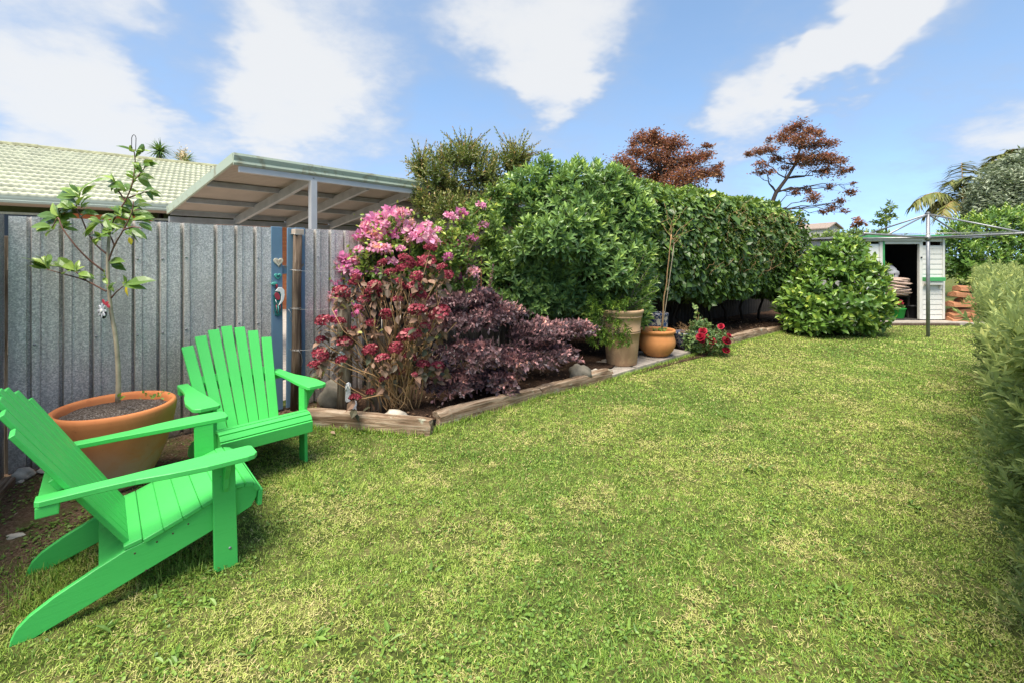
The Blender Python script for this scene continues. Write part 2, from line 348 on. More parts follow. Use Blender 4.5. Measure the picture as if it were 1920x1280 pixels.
def simple(name, col, rough=.6, var=.25, sc=8, metal=0.0, bump=.1, coord='Object', spec=.4):
    m = mat(name, col, rough, metal, spec); t = NT(m); n = t.noise(t.coord(coord), sc, 5, .6)
    t.col(t.mix(t.ramp(n, [(.3, 0.0), (.75, 1.0)]), tuple(min(1, x*(1+var)) for x in col), tuple(x*(1-var) for x in col))); t.bump(n, bump, .01); return m
M['concrete'] = simple('concrete_slab', (.33, .29, .245), .9, .3, 9, bump=.3, coord='Position')
M['rock'] = simple('grey_rock', (.15, .135, .105), .9, .45, 7, bump=.7)
M['palerock'] = simple('pale_limestone', (.52, .46, .37), .9, .45, 12, bump=.9)
M['tile'] = simple('cream_roof_tile', (.47, .475, .345), .75, .24, 2.2, coord='Position')
M['roofbase'] = simple('roof_underlay', (.10, .11, .08), .9)
M['ridge'] = simple('mossy_ridge_cap', (.27, .27, .16), .9, .45, 6, coord='Position', bump=.4)
M['gutter'] = simple('green_gutter', (.40, .46, .385), .45, .08, 2)
M['soffit'] = simple('soffit_board', (.44, .38, .32), .8, .08, 2)
def fascia():
    m = mat('green_metal_fascia', rough=.5); t = NT(m); v = t.coord('Object'); n = t.noise(v, 4.5, 6, .7, .6)
    t.col(t.mix(t.ramp(n, [(.54, 0.0), (.66, .8)]), (.36, .42, .32), (.20, .17, .09))); return m
M['fascia'] = fascia()
M['steel'] = simple('galvanised_beam', (.34, .345, .34), .5, .2, 5, .25); M['white_steel'] = simple('white_channel', (.50, .50, .49), .5, .08, 4)
M['ceil'] = simple('beige_roof_underside', (.47, .40, .345), .6, .12, 2)
def brick():
    m = mat('orange_brick', rough=.9); t = NT(m); b = t.n('ShaderNodeTexBrick'); b.inputs['Scale'].default_value = 4.2
    t.l(t.coord('Object', (1, 1, 1), (math.pi/2, 0, 0)), b.inputs['Vector']); b.inputs['Color1'].default_value = (.50, .165, .05, 1); b.inputs['Color2'].default_value = (.40, .115, .035, 1)
    b.inputs['Mortar'].default_value = (.26, .14, .085, 1); b.inputs['Mortar Size'].default_value = .018; t.col(b.outputs[0]); t.bump(b.outputs['Fac'], -.3, .01); return m
M['brick'] = brick()
M['glass'] = mat('dark_window_glass', (.012, .014, .016), .08, 0, .5); M['alu'] = simple('pale_window_frame', (.36, .40, .34), .5)
M['shedwhite'] = paint('old_white_paint', (.66, .645, .59), .3, None, .6, 4); M['shedgreen'] = simple('green_trim_paint', (.06, .30, .10), .5, .15)
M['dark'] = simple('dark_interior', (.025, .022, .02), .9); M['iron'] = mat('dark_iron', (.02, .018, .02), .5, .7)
M['hoist'] = simple('galvanised_pipe', (.27, .275, .28), .45, .2, 9, .5); M['wire'] = mat('fence_wire', (.45, .44, .42), .4, .8)
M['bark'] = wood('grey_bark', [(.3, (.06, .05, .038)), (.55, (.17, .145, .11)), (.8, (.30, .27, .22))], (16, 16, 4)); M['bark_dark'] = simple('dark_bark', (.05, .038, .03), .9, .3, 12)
M['twig'] = simple('tan_stem', (.36, .22, .105), .8, .35, 12); M['redtwig'] = simple('reddish_twig', (.16, .075, .05), .7, .3, 10)
M['sapbark'] = simple('sapling_bark', (.34, .285, .20), .75, .35, 22)
# ------------------------------------------------------------------ the setting: ground, garden beds, paving
MB().add([(-300, -60, 0), (300, -60, 0), (300, 500, 0), (-300, 500, 0)], [(0, 1, 2, 3)]).build('ground', M['ground'], kind='structure', label='mown green lawn with straw coloured patches')
FA = G(15, 896); FB = G(540, 768); FD = (FB-FA).normalized(); FN = Vector((FD.y, -FD.x, 0))       # the iron fence: start, direction, side towards the lawn
def fp(t, n=0.0, z=0.0): return FA+FD*t+FN*n+Vector((0, 0, z))
def ft(px):                                                                                    # distance along the fence seen at a pixel column
    k = (px-960)/F; return (k*FA.y-FA.x)/(FD.x-k*FD.y)
FROT = math.atan2(FD.y, FD.x)
e1 = G(586, 803); e2 = G(797, 816); e3 = G(822, 803); e4 = G(1016, 746); e5 = G(1147, 712); e6 = G(1290, 668); e7 = G(1375, 646); e8 = G(1440, 630); e9 = G(1467, 623)
W0 = fp(ft(682), -.02); W1 = Vector((1.2, 8.75, 0)); W2 = Vector((9.8, 14.9, 0))                 # the wooden paling fence goes on from the iron one
def sheet(name, pts, z, m, amp=0.0, step=.12, **k):
    bm = bmesh.new(); vs = [bm.verts.new((p[0], p[1], z)) for p in pts]; bm.faces.new(vs); bmesh.ops.triangulate(bm, faces=bm.faces[:])
    for _ in range(7):
        ed = [e for e in bm.edges if e.calc_length() > step]
        if not ed: break
        bmesh.ops.subdivide_edges(bm, edges=ed, cuts=1); bmesh.ops.triangulate(bm, faces=bm.faces[:])
    if amp:
        for v in bm.verts:
            if not v.is_boundary: v.co.z += amp*(math.sin(v.co.x*7+v.co.y*3)*.4+math.sin(v.co.x*2.3-v.co.y*9)*.4+random.uniform(-.5, .5))
    me = bpy.data.meshes.new(name); bm.to_mesh(me); bm.free()
    for p in me.polygons: p.use_smooth = True
    me.materials.append(m); return link(name, me, **k)
BED = [e1+Vector((.0, .08, 0)), e2+Vector((-.03, .1, 0)), e3+Vector((-.02, .1, 0)), e4+Vector((-.07, .07, 0)), e5+Vector((-.07, .08, 0)), e5+Vector((-.75, .75, 0)), W1+Vector((.9, -1.05, 0)), e7+Vector((-.3, .15, 0)),
       e7+Vector((-.06, .07, 0)), e9+Vector((-.05, .1, 0)), Vector((6.6, 9.3, 0)), Vector((7.6, 10.6, 0)), Vector((7.4, 13.1, 0)), W1, W0, fp(ft(590), .05)]
sheet('garden_bed_soil', BED, .065, M['soil'], .035, kind='structure', label='dark brown soil of the garden bed with leaf litter')
POTBASE = [e5+Vector((.03, .0, 0)), e6+Vector((.25, -.02, 0)), e7+Vector((-.03, .0, 0)), e7+Vector((-.3, .15, 0)), W1+Vector((.9, -1.05, 0)), e5+Vector((-.75, .75, 0))]
sheet('bed_earth', POTBASE, .012, M['soil'], .006, kind='structure', label='bare dark earth behind the paving slabs')
DIRT = [fp(-.06, -.12), fp(ft(590), -.12), fp(ft(590), .16), fp(1.5, .42), fp(.75, .85), fp(.22, 1.15), fp(.05, 1.7), Vector((-2.0, 1.35, 0)), Vector((-3.3, 1.6, 0)), fp(-.25, .3)]
sheet('bare_earth', DIRT, .004, M['bare'], .0, kind='structure', label='bare brown earth along the foot of the iron fence')
pav = empty('paving', (0, 0, 0), kind='structure', label='row of concrete slabs under the terracotta pots')
dv = (e6-e5).normalized(); nv = Vector((-dv.y, dv.x, 0)); Ls = (e6-e5).length
for i, (a, b) in enumerate(((.0, .28), (.29, .56), (.57, .80), (.81, 1.06))):
    p0 = e5+dv*(Ls*a+.03); p1 = e5+dv*Ls*b; c = (p0+p1)/2+nv*.31; ln = (p1-p0).length
    box('slab', (c.x, c.y, .035+.004*(i % 2)), (ln, .60, .05), M['concrete'], pav, rotz(math.atan2(dv.y, dv.x)+(.01, -.015, .02, -.01)[i]), .008)
_dw = [fp(-6, -.35), fp(2.6, -.35), W1+Vector((-.4, .4, 0)), W1+Vector((-6, 9, 0)), fp(-6, -9)]
sheet('driveway', _dw, .004, M['concrete'], 0, 2.0, kind='structure', label='concrete driveway beyond the iron fence')
# ------------------------------------------------------------------ iron fence
def rib_sheet(width, height, pitch=.168, z0=.02, top_wob=0.0, depth=.032, n=9):
    prof = []; x = 0.0
    while x < width-1e-6:
        for dx, dd in ((0, 0), (.090, 0), (.0925, -.038), (.1120, -.040), (.1165, .012), (.156, .014), (.1655, 0)):
            if x+dx <= width: prof.append((x+dx, dd))
        x += pitch
    m = MB(); vs = []; fs = []; rows = 5; k = len(prof)
    for r in range(rows):
        z = z0+(height-z0)*r/(rows-1)
        for (px_, d) in prof: vs.append((px_+random.gauss(0, .0012), -d+random.gauss(0, .0015), z+(top_wob*math.sin(px_*5) if r == rows-1 else 0)))
    for r in range(rows-1):
        for i in range(k-1): fs.append((r*k+i, r*k+i+1, (r+1)*k+i+1, (r+1)*k+i))
    b = len(vs); vs += [(v[0], v[1]+.0012, v[2]) for v in vs]; fs += [tuple(reversed([i+b for i in f])) for f in list(fs)]
    for i in range(k-1): fs.append(((rows-1)*k+i, (rows-1)*k+i+1, b+(rows-1)*k+i+1, b+(rows-1)*k+i))
    for q in (0, k-1):
        for r in range(rows-1): fs.append((r*k+q, (r+1)*k+q, b+(r+1)*k+q, b+r*k+q))
    return m.add(vs, fs)
def iron_fence(name, t0, t1, label, heights, mt='galv'):
    root = empty(name, fp(t0), FROT, label=label, cat='fence', group='ribbed iron fence lengths'); Lf = t1-t0; n = len(heights); w = Lf/n
    scr = MB().lathe([(.0, .008), (.006, .007), (.009, .003), (.009, 0)], 8).mesh('screw', M['hoist'])
    for i, h in enumerate(heights):
        o = rib_sheet(w+.015, h, top_wob=.004).build('iron_sheet', M[mt], root); o.location = (i*w, -.0025*(i % 2), random.uniform(-.004, .004))
        x = .13
        while x < w:
            for z in (h-.3, .92, .28):
                if random.random() < .8:
                    s = link('screw', scr, o); s.location = (x, -.0145, z+random.uniform(-.012, .012)); s.rotation_euler = (math.pi/2, 0, 0)
            x += .168
    for z in (1.5, .9, .3): MB().box((Lf/2, .068, z), (Lf, .045, .09), None, .003).build('rail', M['post'], root)
    for x in (.03, Lf-.05): MB().box((x, .14, .85), (.09, .09, 1.7), None, .003).build('post', M['post'], root)
    return root
iron_fence('corrugated_fence', .0, ft(508), 'long galvanised ribbed iron fence behind the green chairs', (1.835, 1.84, 1.84))
iron_fence('corrugated_fence', ft(572), ft(690), 'short ribbed iron fence piece right of the blue boards', (1.84,))
sr = empty('corrugated_fence', FA+Vector((-.015, -.01, 0)), math.atan2(-.81, .52), label='edge of the ribbed iron side fence at far left', cat='fence', group='ribbed iron fence lengths')
o = rib_sheet(2.2, 1.845).build('iron_sheet', M['galv_side'], sr); o.scale = (1, -1, 1)
MB().box((1.1, -.06, .95), (2.2, .05, .1), None, .003).build('rail', M['post'], sr)
MB().box((.06, -.13, .9), (.09, .09, 1.8), None, .003).build('post', M['post'], sr)
tb = MB().box((0, 0, .02), (2.0, .07, .05), None, .006).build('timber_edging', M['sleeper'], label='grey timber board at the foot of the left side fence', cat='edging')
tb.location = FA+Vector((.62, -.90, 0)); tb.rotation_euler = (0, 0, math.atan2(-.81, .52))
def rock(name, loc, size, m, label, seed, cat='rock', group=None, flat=1.0, rz=0.0):
    bm = bmesh.new(); bmesh.ops.create_icosphere(bm, subdivisions=3, radius=1); r = random.Random(seed); ph = [r.uniform(0, 6) for _ in range(6)]
    for v in bm.verts:
        p = v.co; d = 1+.16*math.sin(3*p.x+ph[0])+.13*math.sin(4*p.y+ph[1]+2*p.z)+.09*math.sin(7*p.z+ph[2]+5*p.x)+.05*math.sin(13*p.y+ph[3]+9*p.x)
        q = p*d; v.co = Vector((q.x*size[0], q.y*size[1], max(q.z, -.6)*size[2]))
    lo = min(v.co.z for v in bm.verts)
    for v in bm.verts: v.co.z -= lo
    me = bpy.data.meshes.new(name); bm.to_mesh(me); bm.free()
    for p in me.polygons: p.use_smooth = True
    me.materials.append(m); o = link(name, me, label=label, cat=cat, group=group); o.location = loc; o.rotation_euler = (0, 0, rz); return o
rock('stone', fp(.06, .09, .0), (.075, .05, .045), M['palerock'], 'pale stone in the corner at the foot of the iron fence', 1, group='stones')
rock('stone', fp(.24, .09, .0), (.10, .05, .035), M['palerock'], 'flat pale stone against the iron fence behind the near chair', 2, group='stones', rz=FROT)
rock('stone', G(38, 905), (.022, .02, .012), M['palerock'], 'tiny white pebble on the earth near the left fence', 3, group='stones')
rock('stone', G(28, 1005), (.05, .03, .008), M['palerock'], 'flat pale chip of stone left of the near chair leg', 4, group='stones')
rock('rock', G(606, 790, .06)+Vector((-.02, .42, 0)), (.16, .13, .16), M['rock'], 'rounded grey rock behind the left timber sleeper', 5, group='rocks in the bed')
rock('rock', G(1088, 712, .05), (.125, .11, .12), M['rock'], 'rounded mossy rock beneath the purple shrub', 6, group='rocks in the bed')
rock('rock', G(743, 786, .07), (.115, .07, .055), M['palerock'], 'pale pitted rock on the soil behind the sleeper', 7, group='rocks in the bed')
rock('rock', G(1127, 707, .05)+Vector((-.05, .14, 0)), (.07, .05, .04), M['palerock'], 'small white stone at the end of the long sleeper', 8, group='rocks in the bed')
# ------------------------------------------------------------------ blue boards, post, wall ornaments, wires
gate = empty('blue_board_gate', fp(ft(508)), FROT, label='gate of faded blue upright boards between the iron fence lengths', cat='gate'); g0 = ft(508)
def board(px0, px1, h, y=.0, tilt=0.0, parent=gate):
    a, b = ft(px0)-g0, ft(px1)-g0
    o = MB().box((0, 0, h/2), (b-a, .022, h-.02), None, .003).build('board', M['blue'], parent); o.location = ((a+b)/2, y, .015); o.rotation_euler = (0, tilt, 0); return o
board(509.5, 530, 1.845, .0, -.004); board(536.5, 552, 1.84, .0, .006); board(553.5, 572, 1.845, .0, -.003)
for z in (1.42, .35): MB().box((.12, .036, z), (ft(572)-g0, .045, .085), None, .003).build('rail', M['blue'], gate)
pp = ft(549); bp = MB().tube([(0, 0, 0), (.004, 0, .6), (-.004, 0, 1.2), (.0, 0, 1.79)], [.052, .047, .044, .043], 10).build('wooden_post', M['brownpost'], label='weathered brown round post in front of the blue boards', cat='post')
bp.location = fp(pp, .062); bp.rotation_euler = (0, math.radians(.7), FROT)
cap = MB().box((0, 0, 1.805), (.092, .09, .055), None, .008).build('cap', M['wood_end'], bp)
def heart_outline(s, n=28):
    return [(s*16*math.sin(t)**3/16, s*(13*math.cos(t)-5*math.cos(2*t)-2*math.cos(3*t)-math.cos(4*t))/16) for t in [2*math.pi*i/n for i in range(n)]]
def on_board(px, py): 
    t = ft(px); p = fp(t, .012); z = H+(Y0-py)/F*p.y; return Vector((p.x, p.y, z))
M['cream'] = simple('cream_ceramic', (.62, .55, .42), .5, .2, 40); M['teal'] = simple('teal_ceramic', (.09, .42, .34), .35, .25, 30); M['brownpat'] = mat('brown_pattern', (.24, .16, .09), .7)
M['tealdark'] = simple('dark_teal_glaze', (.02, .11, .11), .35, .4, 30); M['white'] = mat('white_enamel', (.78, .78, .74), .4); M['redpaint'] = mat('red_paint', (.38, .04, .06), .5); M['silver'] = simple('silver_metal', (.55, .57, .62), .35, .25, 40, .3)
def deco(name, px, py, label, cat, n=.0):
    p = on_board(px, py)+FN*n; return empty(name, p, FROT, label=label, cat=cat)
h1 = deco('heart_ornament', 520.5, 491, 'cream patterned wooden heart on the blue board', 'ornament')
MB().prism(heart_outline(.048), -.010, -.001, 'xz', .003).build('heart', M['cream'], h1)
for dx, dz in ((-.018, .008), (-.006, .014), (.008, .010), (.02, .012), (-.012, -.004), (.004, -.004), (.015, -.002), (-.002, -.018)):
    s = MB().lathe([(.0, .003), (.0045, .002), (.005, 0)], 6).build('speck', M['brownpat'], h1); s.location = (dx, -.009, dz); s.rotation_euler = (math.pi/2, 0, 0)
h2 = deco('heart_ornament', 519.5, 518, 'small teal ceramic heart under the cream heart', 'ornament')
MB().prism(heart_outline(.036), -.010, -.001, 'xz', .003).build('heart', M['teal'], h2)
MB().prism(heart_outline(.018), -.013, -.0105, 'xz', .001).build('heart_centre', M['tealdark'], h2)
b0 = deco('bird_ornament', 520, 560, 'teal glazed bird plaque with white wing on the blue board', 'ornament')
def ell(cx, cz, rx, rz, n=20, a0=0.0): return [(cx+rx*math.cos(t)*math.cos(a0)-rz*math.sin(t)*math.sin(a0), cz+rx*math.cos(t)*math.sin(a0)+rz*math.sin(t)*math.cos(a0)) for t in [2*math.pi*i/n for i in range(n)]]
MB().prism([(-.050, .04), (-.030, .075), (.0, .085), (.03, .07), (.045, .03), (.038, -.02), (.036, -.10), (.030, -.165), (.0, -.178), (-.032, -.165), (-.038, -.09), (-.046, -.02)], -.014, -.001, 'xz', .004).build('body', M['tealdark'], b0)
MB().prism([(-.032, .075), (-.005, .112), (.03, .11), (.056, .08), (.06, .03), (.048, -.02), (.022, -.055), (-.004, -.072), (.02, -.02), (.026, .03), (.012, .066)], -.022, -.0145, 'xz', .003).build('wing', M['white'], b0)
MB().prism(ell(-.012, .025, .024, .04, 16, .4), -.020, -.0145, 'xz', .002).build('breast', M['redpaint'], b0)
MB().prism(ell(-.040, .152, .030, .014, 14, .15), -.018, -.001, 'xz', .003).build('head', M['teal'], b0)
MB().tube([(-.03, -.010, .15), (-.012, -.010, .13), (-.018, -.010, .105)], [.008, .010, .012], 6).build('neck', M['redpaint'], b0)
for (x0, z0, x1, z1, mm) in ((-.022, -.06, -.012, -.15, 'redpaint'), (.0, -.075, -.004, -.16, 'teal'), (.018, -.06, .012, -.14, 'redpaint'), (-.012, -.07, -.026, -.13, 'teal'), (-.03, -.01, -.01, -.06, 'white')):
    MB().tube([(x0, -.015, z0), (x1, -.015, z1)], [.004, .0025], 5).build('stripe', M[mm], b0)
wr = empty('fence_wire', fp(ft(534), .06), FROT, label='thin wires strung from the blue boards across to the grey post', cat='wire')
for z, sag in ((1.42, .0), (1.035, .0), (.62, .05), (1.78, .0)):
    L2 = ft(625)-ft(534); MB().tube([(i/8*L2, -.07-(.25*i/8), z+sag*i/8-.02*math.sin(math.pi*i/8)) for i in range(9)], .0016, 4).build('strand', M['wire'], wr)
    MB().tube([(pp-ft(534)+.053*math.cos(a), -.002+.053*math.sin(a), z) for a in [i*2*math.pi/14 for i in range(15)]], .002, 4).build('tie', M['wire'], wr)
MB().tube([(-.005, -.035, 1.03), (.02, -.04, .98), (.0, -.045, .93), (.025, -.04, .9)], .002, 4).build('loose_end', M['wire'], wr)
MB().tube([(.07, -.075, .62), (.10, -.08, .58), (.115, -.08, .50), (.10, -.08, .45)], .002, 4).build('loose_end', M['wire'], wr)
# ------------------------------------------------------------------ neighbour's house
HZ = 2.70; HO = at(0, 378, F*(HZ-H)/(Y0-378)); HA = math.radians(41); HE = Vector((math.cos(HA), math.sin(HA), 0)); HN = Vector((-HE.y, HE.x, 0))
house = empty('brick_house', (HO.x, HO.y, 0), HA, label='neighbouring orange brick house with cream tiled roof behind the iron fence', cat='house')
def hx(px, n=.6):                                        # local x on the wall line seen at a pixel column
    k = (px-960)/F; o = Vector((HO.x, HO.y, 0))+HN*n; return (k*o.y-o.x)/(HE.x-k*HE.y)
RUN = 5.3; RISE = 1.93; zr0 = HZ+.13; SL = math.atan2(RISE, RUN); X0, X1 = -3.5, 24.0
# walls with window openings: piers of brick, dark windows between them
segs = [(-3.5, hx(-40)), (hx(82), hx(286)), (hx(405), hx(541)), (hx(598), hx(622)), (hx(760), 24.0)]
for a, b in segs: MB().box(((a+b)/2, .6+.11, 1.28), (b-a, .22, 2.56), None, 0).build('wall', M['brick'], house)
wins = [(hx(-40), hx(82)), (hx(286), hx(405)), (hx(541), hx(598)), (hx(622), hx(760))]
for a, b in wins:
    MB().box(((a+b)/2, .6+.11, .45), (b-a, .22, .9), None, 0).build('wall', M['brick'], house)
    w = MB().box(((a+b)/2, .74, 1.72), (b-a, .01, 1.64), None, 0).build('window', M['glass'], house)
    for z in (.93, 1.98, 2.51): MB().box(((a+b)/2, .71, z), (b-a, .05, .05), None, .004).build('frame', M['alu'], w)
    for x in (a+.025, b-.025): MB().box((x, .712, 1.72), (.045, .05, 1.58), None, .004).build('frame', M['alu'], w)
MB().box(((X0+X1)/2, 4.5, 1.3), (X1-X0, .2, 2.6), None, 0).build('wall', M['brick'], house)
MB().box((X0+.1, 2.5, 1.3), (.2, 3.7, 2.6), None, 0).build('wall', M['brick'], house); MB().box((X1-.1, 2.5, 1.3), (.2, 3.7, 2.6), None, 0).build('wall', M['brick'], house)
MB().box(((X0+X1)/2, .36, HZ-.02), (X1-X0, .72, .02), None, 0).build('soffit', M['soffit'], house)
prof = [(-.11, .0), (-.125, .045), (-.11, .06), (-.125, .10), (-.128, .135), (-.115, .135), (-.10, .02), (.0, .02), (.0, .0)]
MB().prism([(y, HZ-.02+z) for y, z in prof], X0, X1, 'yz').build('gutter', M['gutter'], house)
roof = MB().prism([(.0, zr0-.03), (RUN, zr0+RISE-.03), (2*RUN, zr0-.03), (2*RUN, zr0-.05), (RUN, zr0+RISE-.15), (.0, zr0-.10)], X0, X1, 'yz').build('roof', M['roofbase'], house)
def tile_mesh(w, ln, waves):
    n = waves*6+1; vs = []; fs = []
    for j, (v, dz) in enumerate(((-.004, -.045), (.0, .056), (.35, .036), (1.06, -.012))):
        for i in range(n):
            x = w*i/(n-1); ph = (i % 6)/6*2*math.pi; wv = .009*math.cos(ph)+.002*math.cos(2*ph); vs.append((x, v*ln, wv+dz if j else wv-.03))
    for j in range(3):
        for i in range(n-1): fs.append((j*n+i, j*n+i+1, (j+1)*n+i+1, (j+1)*n+i))
    return MB().add(vs, fs, True).mesh('tile', M['tile'])
NC = 15; CL = math.hypot(RUN, RISE)/NC; TW = .42; tm = tile_mesh(TW, CL, 3)
for r in range(NC):
    for c in range(16):
        o = link('tile', tm, roof); s = r*CL; x = -1.15+c*TW+(r % 3)*TW/9
        o.location = (x, s*math.cos(SL)-.05, zr0+s*math.sin(SL)+random.gauss(0, .002)); o.rotation_euler = (SL, 0, random.gauss(0, .002))
wide = MB()
for r in range(NC):
    s = r*CL
    for xa, xb in ((X0, -1.15), (5.57, X1)):
        k = int((xb-xa)/.07)
        vs = []; fs = []
        for v, dz in ((0, .02), (1.05, 0)):
            for i in range(k+1): vs.append((xa+(xb-xa)*i/k, (s+v*CL)*math.cos(SL)-.05, zr0+(s+v*CL)*math.sin(SL)+dz+.016*math.cos((xa+(xb-xa)*i/k)/.14*6.283)))
        for i in range(k): fs.append((i, i+1, k+2+i, k+1+i))
        wide.add(vs, fs, True)
wide.build('tile_run', M['tile'], roof, kind='stuff')
for i in range(60):
    o = MB().prism([(-.14, -.05), (-.10, .02), (0, .055), (.10, .02), (.14, -.05)], 0, .47, 'yz', .0).build('ridge_cap', M['ridge'], roof); o.location = (X0+i*.456, RUN, zr0+RISE+.035+(i % 2)*.006); o.rotation_euler = (random.gauss(0, .02), random.gauss(0, .01), 0)
# ------------------------------------------------------------------ carport
cz = 2.35; ci = at(316, 388, F*(cz-H)/(Y0-388)); k = (438-960)/F; nn = Vector((FD.y, -FD.x, 0)); cw = (k*ci.y-ci.x)/(nn.x-k*nn.y)
co = Vector((ci.x, ci.y, 0))+nn*cw; CZ = H+(Y0-288)/F*co.y; LEN = 8.6
cp = empty('carport', (co.x, co.y, 0), FROT, label='open steel framed carport with green fascia beyond the iron fence', cat='carport')
csl = math.atan2(cz-CZ, cw)
def cpz(y): return CZ+(cz-CZ)*y/cw
def cbar(name, a, b, w, h, m, dz=0.0, bev=.003, shape='box'):
    a, b = Vector(a), Vector(b); d = b-a; L_ = d.length; q = d.to_track_quat('X', 'Z').to_matrix()
    return MB().box((a+b)/2+Vector((0, 0, dz)), (L_, w, h), q, bev).build(name, m, cp)
def roof_profile():
    mb = MB(); vs = []; n = 44; fs = []
    for i in range(n*4+1):
        ph = i % 4; y = .03+(cw-.06)*i/(n*4); d = (0, 0, .018, .018)[ph]
        for x in (0.02, LEN): vs.append((x, y, cpz(y)-.055+d))
    for i in range(n*4): fs.append((2*i, 2*i+1, 2*i+3, 2*i+2))
    b = len(vs); vs2 = [(v[0], v[1], v[2]+.004) for v in vs]
    return mb.add(vs, fs).add(vs2, fs)
roof_profile().build('roof_sheet', M['ceil'], cp)
MB().prism([(-.06, CZ-.145), (-.075, CZ-.12), (-.06, CZ-.09), (-.075, CZ-.03), (-.065, CZ), (.05, CZ-.004), (.05, CZ-.02), (-.045, CZ-.02), (-.04, CZ-.145)], -.02, LEN, 'yz').build('fascia', M['fascia'], cp)
cbar('beam', (.05, -.02, CZ-.185), (LEN, -.02, CZ-.185), .05, .075, M['white_steel'])
cbar('barge', (-.012, -.04, CZ-.06), (-.012, cw, cpz(cw)-.06), .03, .125, M['fascia'])
for i in range(9):
    x = .976+.87*i; cbar('rafter', (x, .02, cpz(.02)-.175), (x, cw, cpz(cw)-.175), .06, .13, M['steel'])
for y in (cw*.36, cw*.69, cw-.04): cbar('purlin', (.02, y, cpz(y)-.10), (LEN, y, cpz(y)-.10), .05, .075, M['steel'])
cbar('beam', (.0, cw-.02, cz-.20), (LEN, cw-.02, cz-.20), .06, .09, M['steel'])
for x in (.976, 6.2):
    MB().box((x, -.02, (CZ-.22)/2), (.085, .085, CZ-.22), None, .006).build('post', M['white_steel'], cp)
    MB().lathe([(.0, .008), (.012, .006), (.014, 0)], 8, (0, 0, 0)).build('bolt', M['steel'], cp).matrix_local = Matrix.Translation((x, -.046, CZ-.18)) @ Matrix.Rotation(math.pi/2, 4, 'X')
for x in (.976, 3.6): MB().box((x, cw-.02, (cz-.24)/2), (.075, .075, cz-.24), None, .006).build('post', M['steel'], cp)
# ------------------------------------------------------------------ timber sleepers round the bed
def sleeper(a, b, h, w, label, taper=(1, 1), seed=0, z0=0.0):
    a, b = Vector(a), Vector(b); d = b-a; L_ = d.length; r = random.Random(seed); n = 22; m = 10; vs = []; fs = []
    base = [(-.5, 0), (-.5, .62), (-.42, .93), (-.2, 1.0), (.2, .98), (.44, .9), (.5, .6), (.5, 0)]
    k = len(base); off = [r.uniform(-.07, .07) for _ in range(k)]
    for i in range(n+1):
        t = i/n; s = taper[0]+(taper[1]-taper[0])*t; e = 1-.10*(max(0, 1-t*14)+max(0, 1-(1-t)*14))
        for j, (u, v) in enumerate(base):
            ww = 1+off[j]*math.sin(t*5+j)+r.uniform(-.02, .02)
            vs.append((L_*t+(.012*math.sin(j*2.1) if i in (0, n) else 0), u*w*s*e*ww+.012*math.sin(t*4+seed), v*h*s*ww*(e if v > .5 else 1)))
    for i in range(n):
        for j in range(k-1): fs.append((i*k+j, (i+1)*k+j, (i+1)*k+j+1, i*k+j+1))
    fs.append(tuple(range(k))); fs.append(tuple(n*k+j for j in range(k))[::-1])
    o = MB().add(vs, fs).build('timber_sleeper', M['sleeper'], label=label, cat='sleeper', group='timber bed edging')
    o.location = (a.x, a.y, z0); o.rotation_euler = (0, 0, math.atan2(d.y, d.x)); return o
u12 = (e2-e1).normalized(); n12 = Vector((-u12.y, u12.x, 0))
sleeper(e1+n12*.06-u12*.15, e2+n12*.06+u12*.04, .15, .12, 'lichen spotted timber sleeper beside the far green chair', (1.1, .95), 1)
u34 = (e5-e3).normalized(); n34 = Vector((-u34.y, u34.x, 0))
sleeper(e3+n34*.065+u34*.02, e4+n34*.06, .145, .13, 'tapering weathered sleeper in front of the purple shrub', (1.05, .8), 2)
sleeper(e4+n34*.06+u34*.015, e5+n34*.06, .135, .14, 'pale weathered sleeper ending near the tall pot', (.85, 1.1), 3)
sleeper(e5+n34*.16+Vector((-.35, -.02, 0)), e5+n34*.10+Vector((.10, .05, 0)), .10, .10, 'short split brown log at the foot of the tall pot', (.9, .8), 4, .02)
u78 = (e8-e7).normalized(); n78 = Vector((-u78.y, u78.x, 0))
sleeper(e7+n78*.07, e8+n78*.07, .16, .14, 'brown sleeper right of the red rose', (1, 1), 5)
sleeper(e8+n78*.07+u78*.02, e9+n78*.07+u78*.25, .13, .13, 'last dark sleeper running under the leafy bush', (1, .9), 6)
# ------------------------------------------------------------------ posts in the bed with ornaments
def bed_post(px, py, toppx, r, label, seed):
    p = G(px, py, .05); h = H-(toppx-Y0)/F*p.y; o = MB().tube([(0, 0, -.05), (.004, 0, h*.4), (-.004, .003, h*.7), (0, 0, h)], [r*1.08, r, r*.97, r*.93], 11).build('wooden_post', M['post'], label=label, cat='post'); o.location = p
    o.rotation_euler = (0, 0, seed); return p, h
p1, ph1 = bed_post(646, 775, 560, .068, 'tall split grey post among the hydrangea stems', .4)
p2, ph2 = bed_post(708, 772, 640, .105, 'thick grey stump post behind the hydrangea stems', 1.3)
tf = lambda n, px, py, y, label, cat: empty(n, at(px, py, y), FROT*.3, label=label, cat=cat)
jo = tf('sandal_ornament', 653, 735, p1.y-.10, 'small silver mosaic sandal hanging on the grey post', 'ornament')
sole = [(-.034, -.085), (-.02, -.1), (.012, -.1), (.03, -.082), (.03, -.04), (.026, .0), (.036, .05), (.03, .09), (.008, .108), (-.02, .1), (-.036, .06), (-.03, .0)]
MB().prism([(x*.8, z*.9) for x, z in sole], -.008, .006, 'xz', .003).build('sole', M['silver'], jo); MB().tube([(-.028, -.008, .02), (-.012, -.024, .05), (.0, -.012, .085), (.012, -.024, .05), (.026, -.008, .01)], .005, 6).build('strap', M['white'], jo)
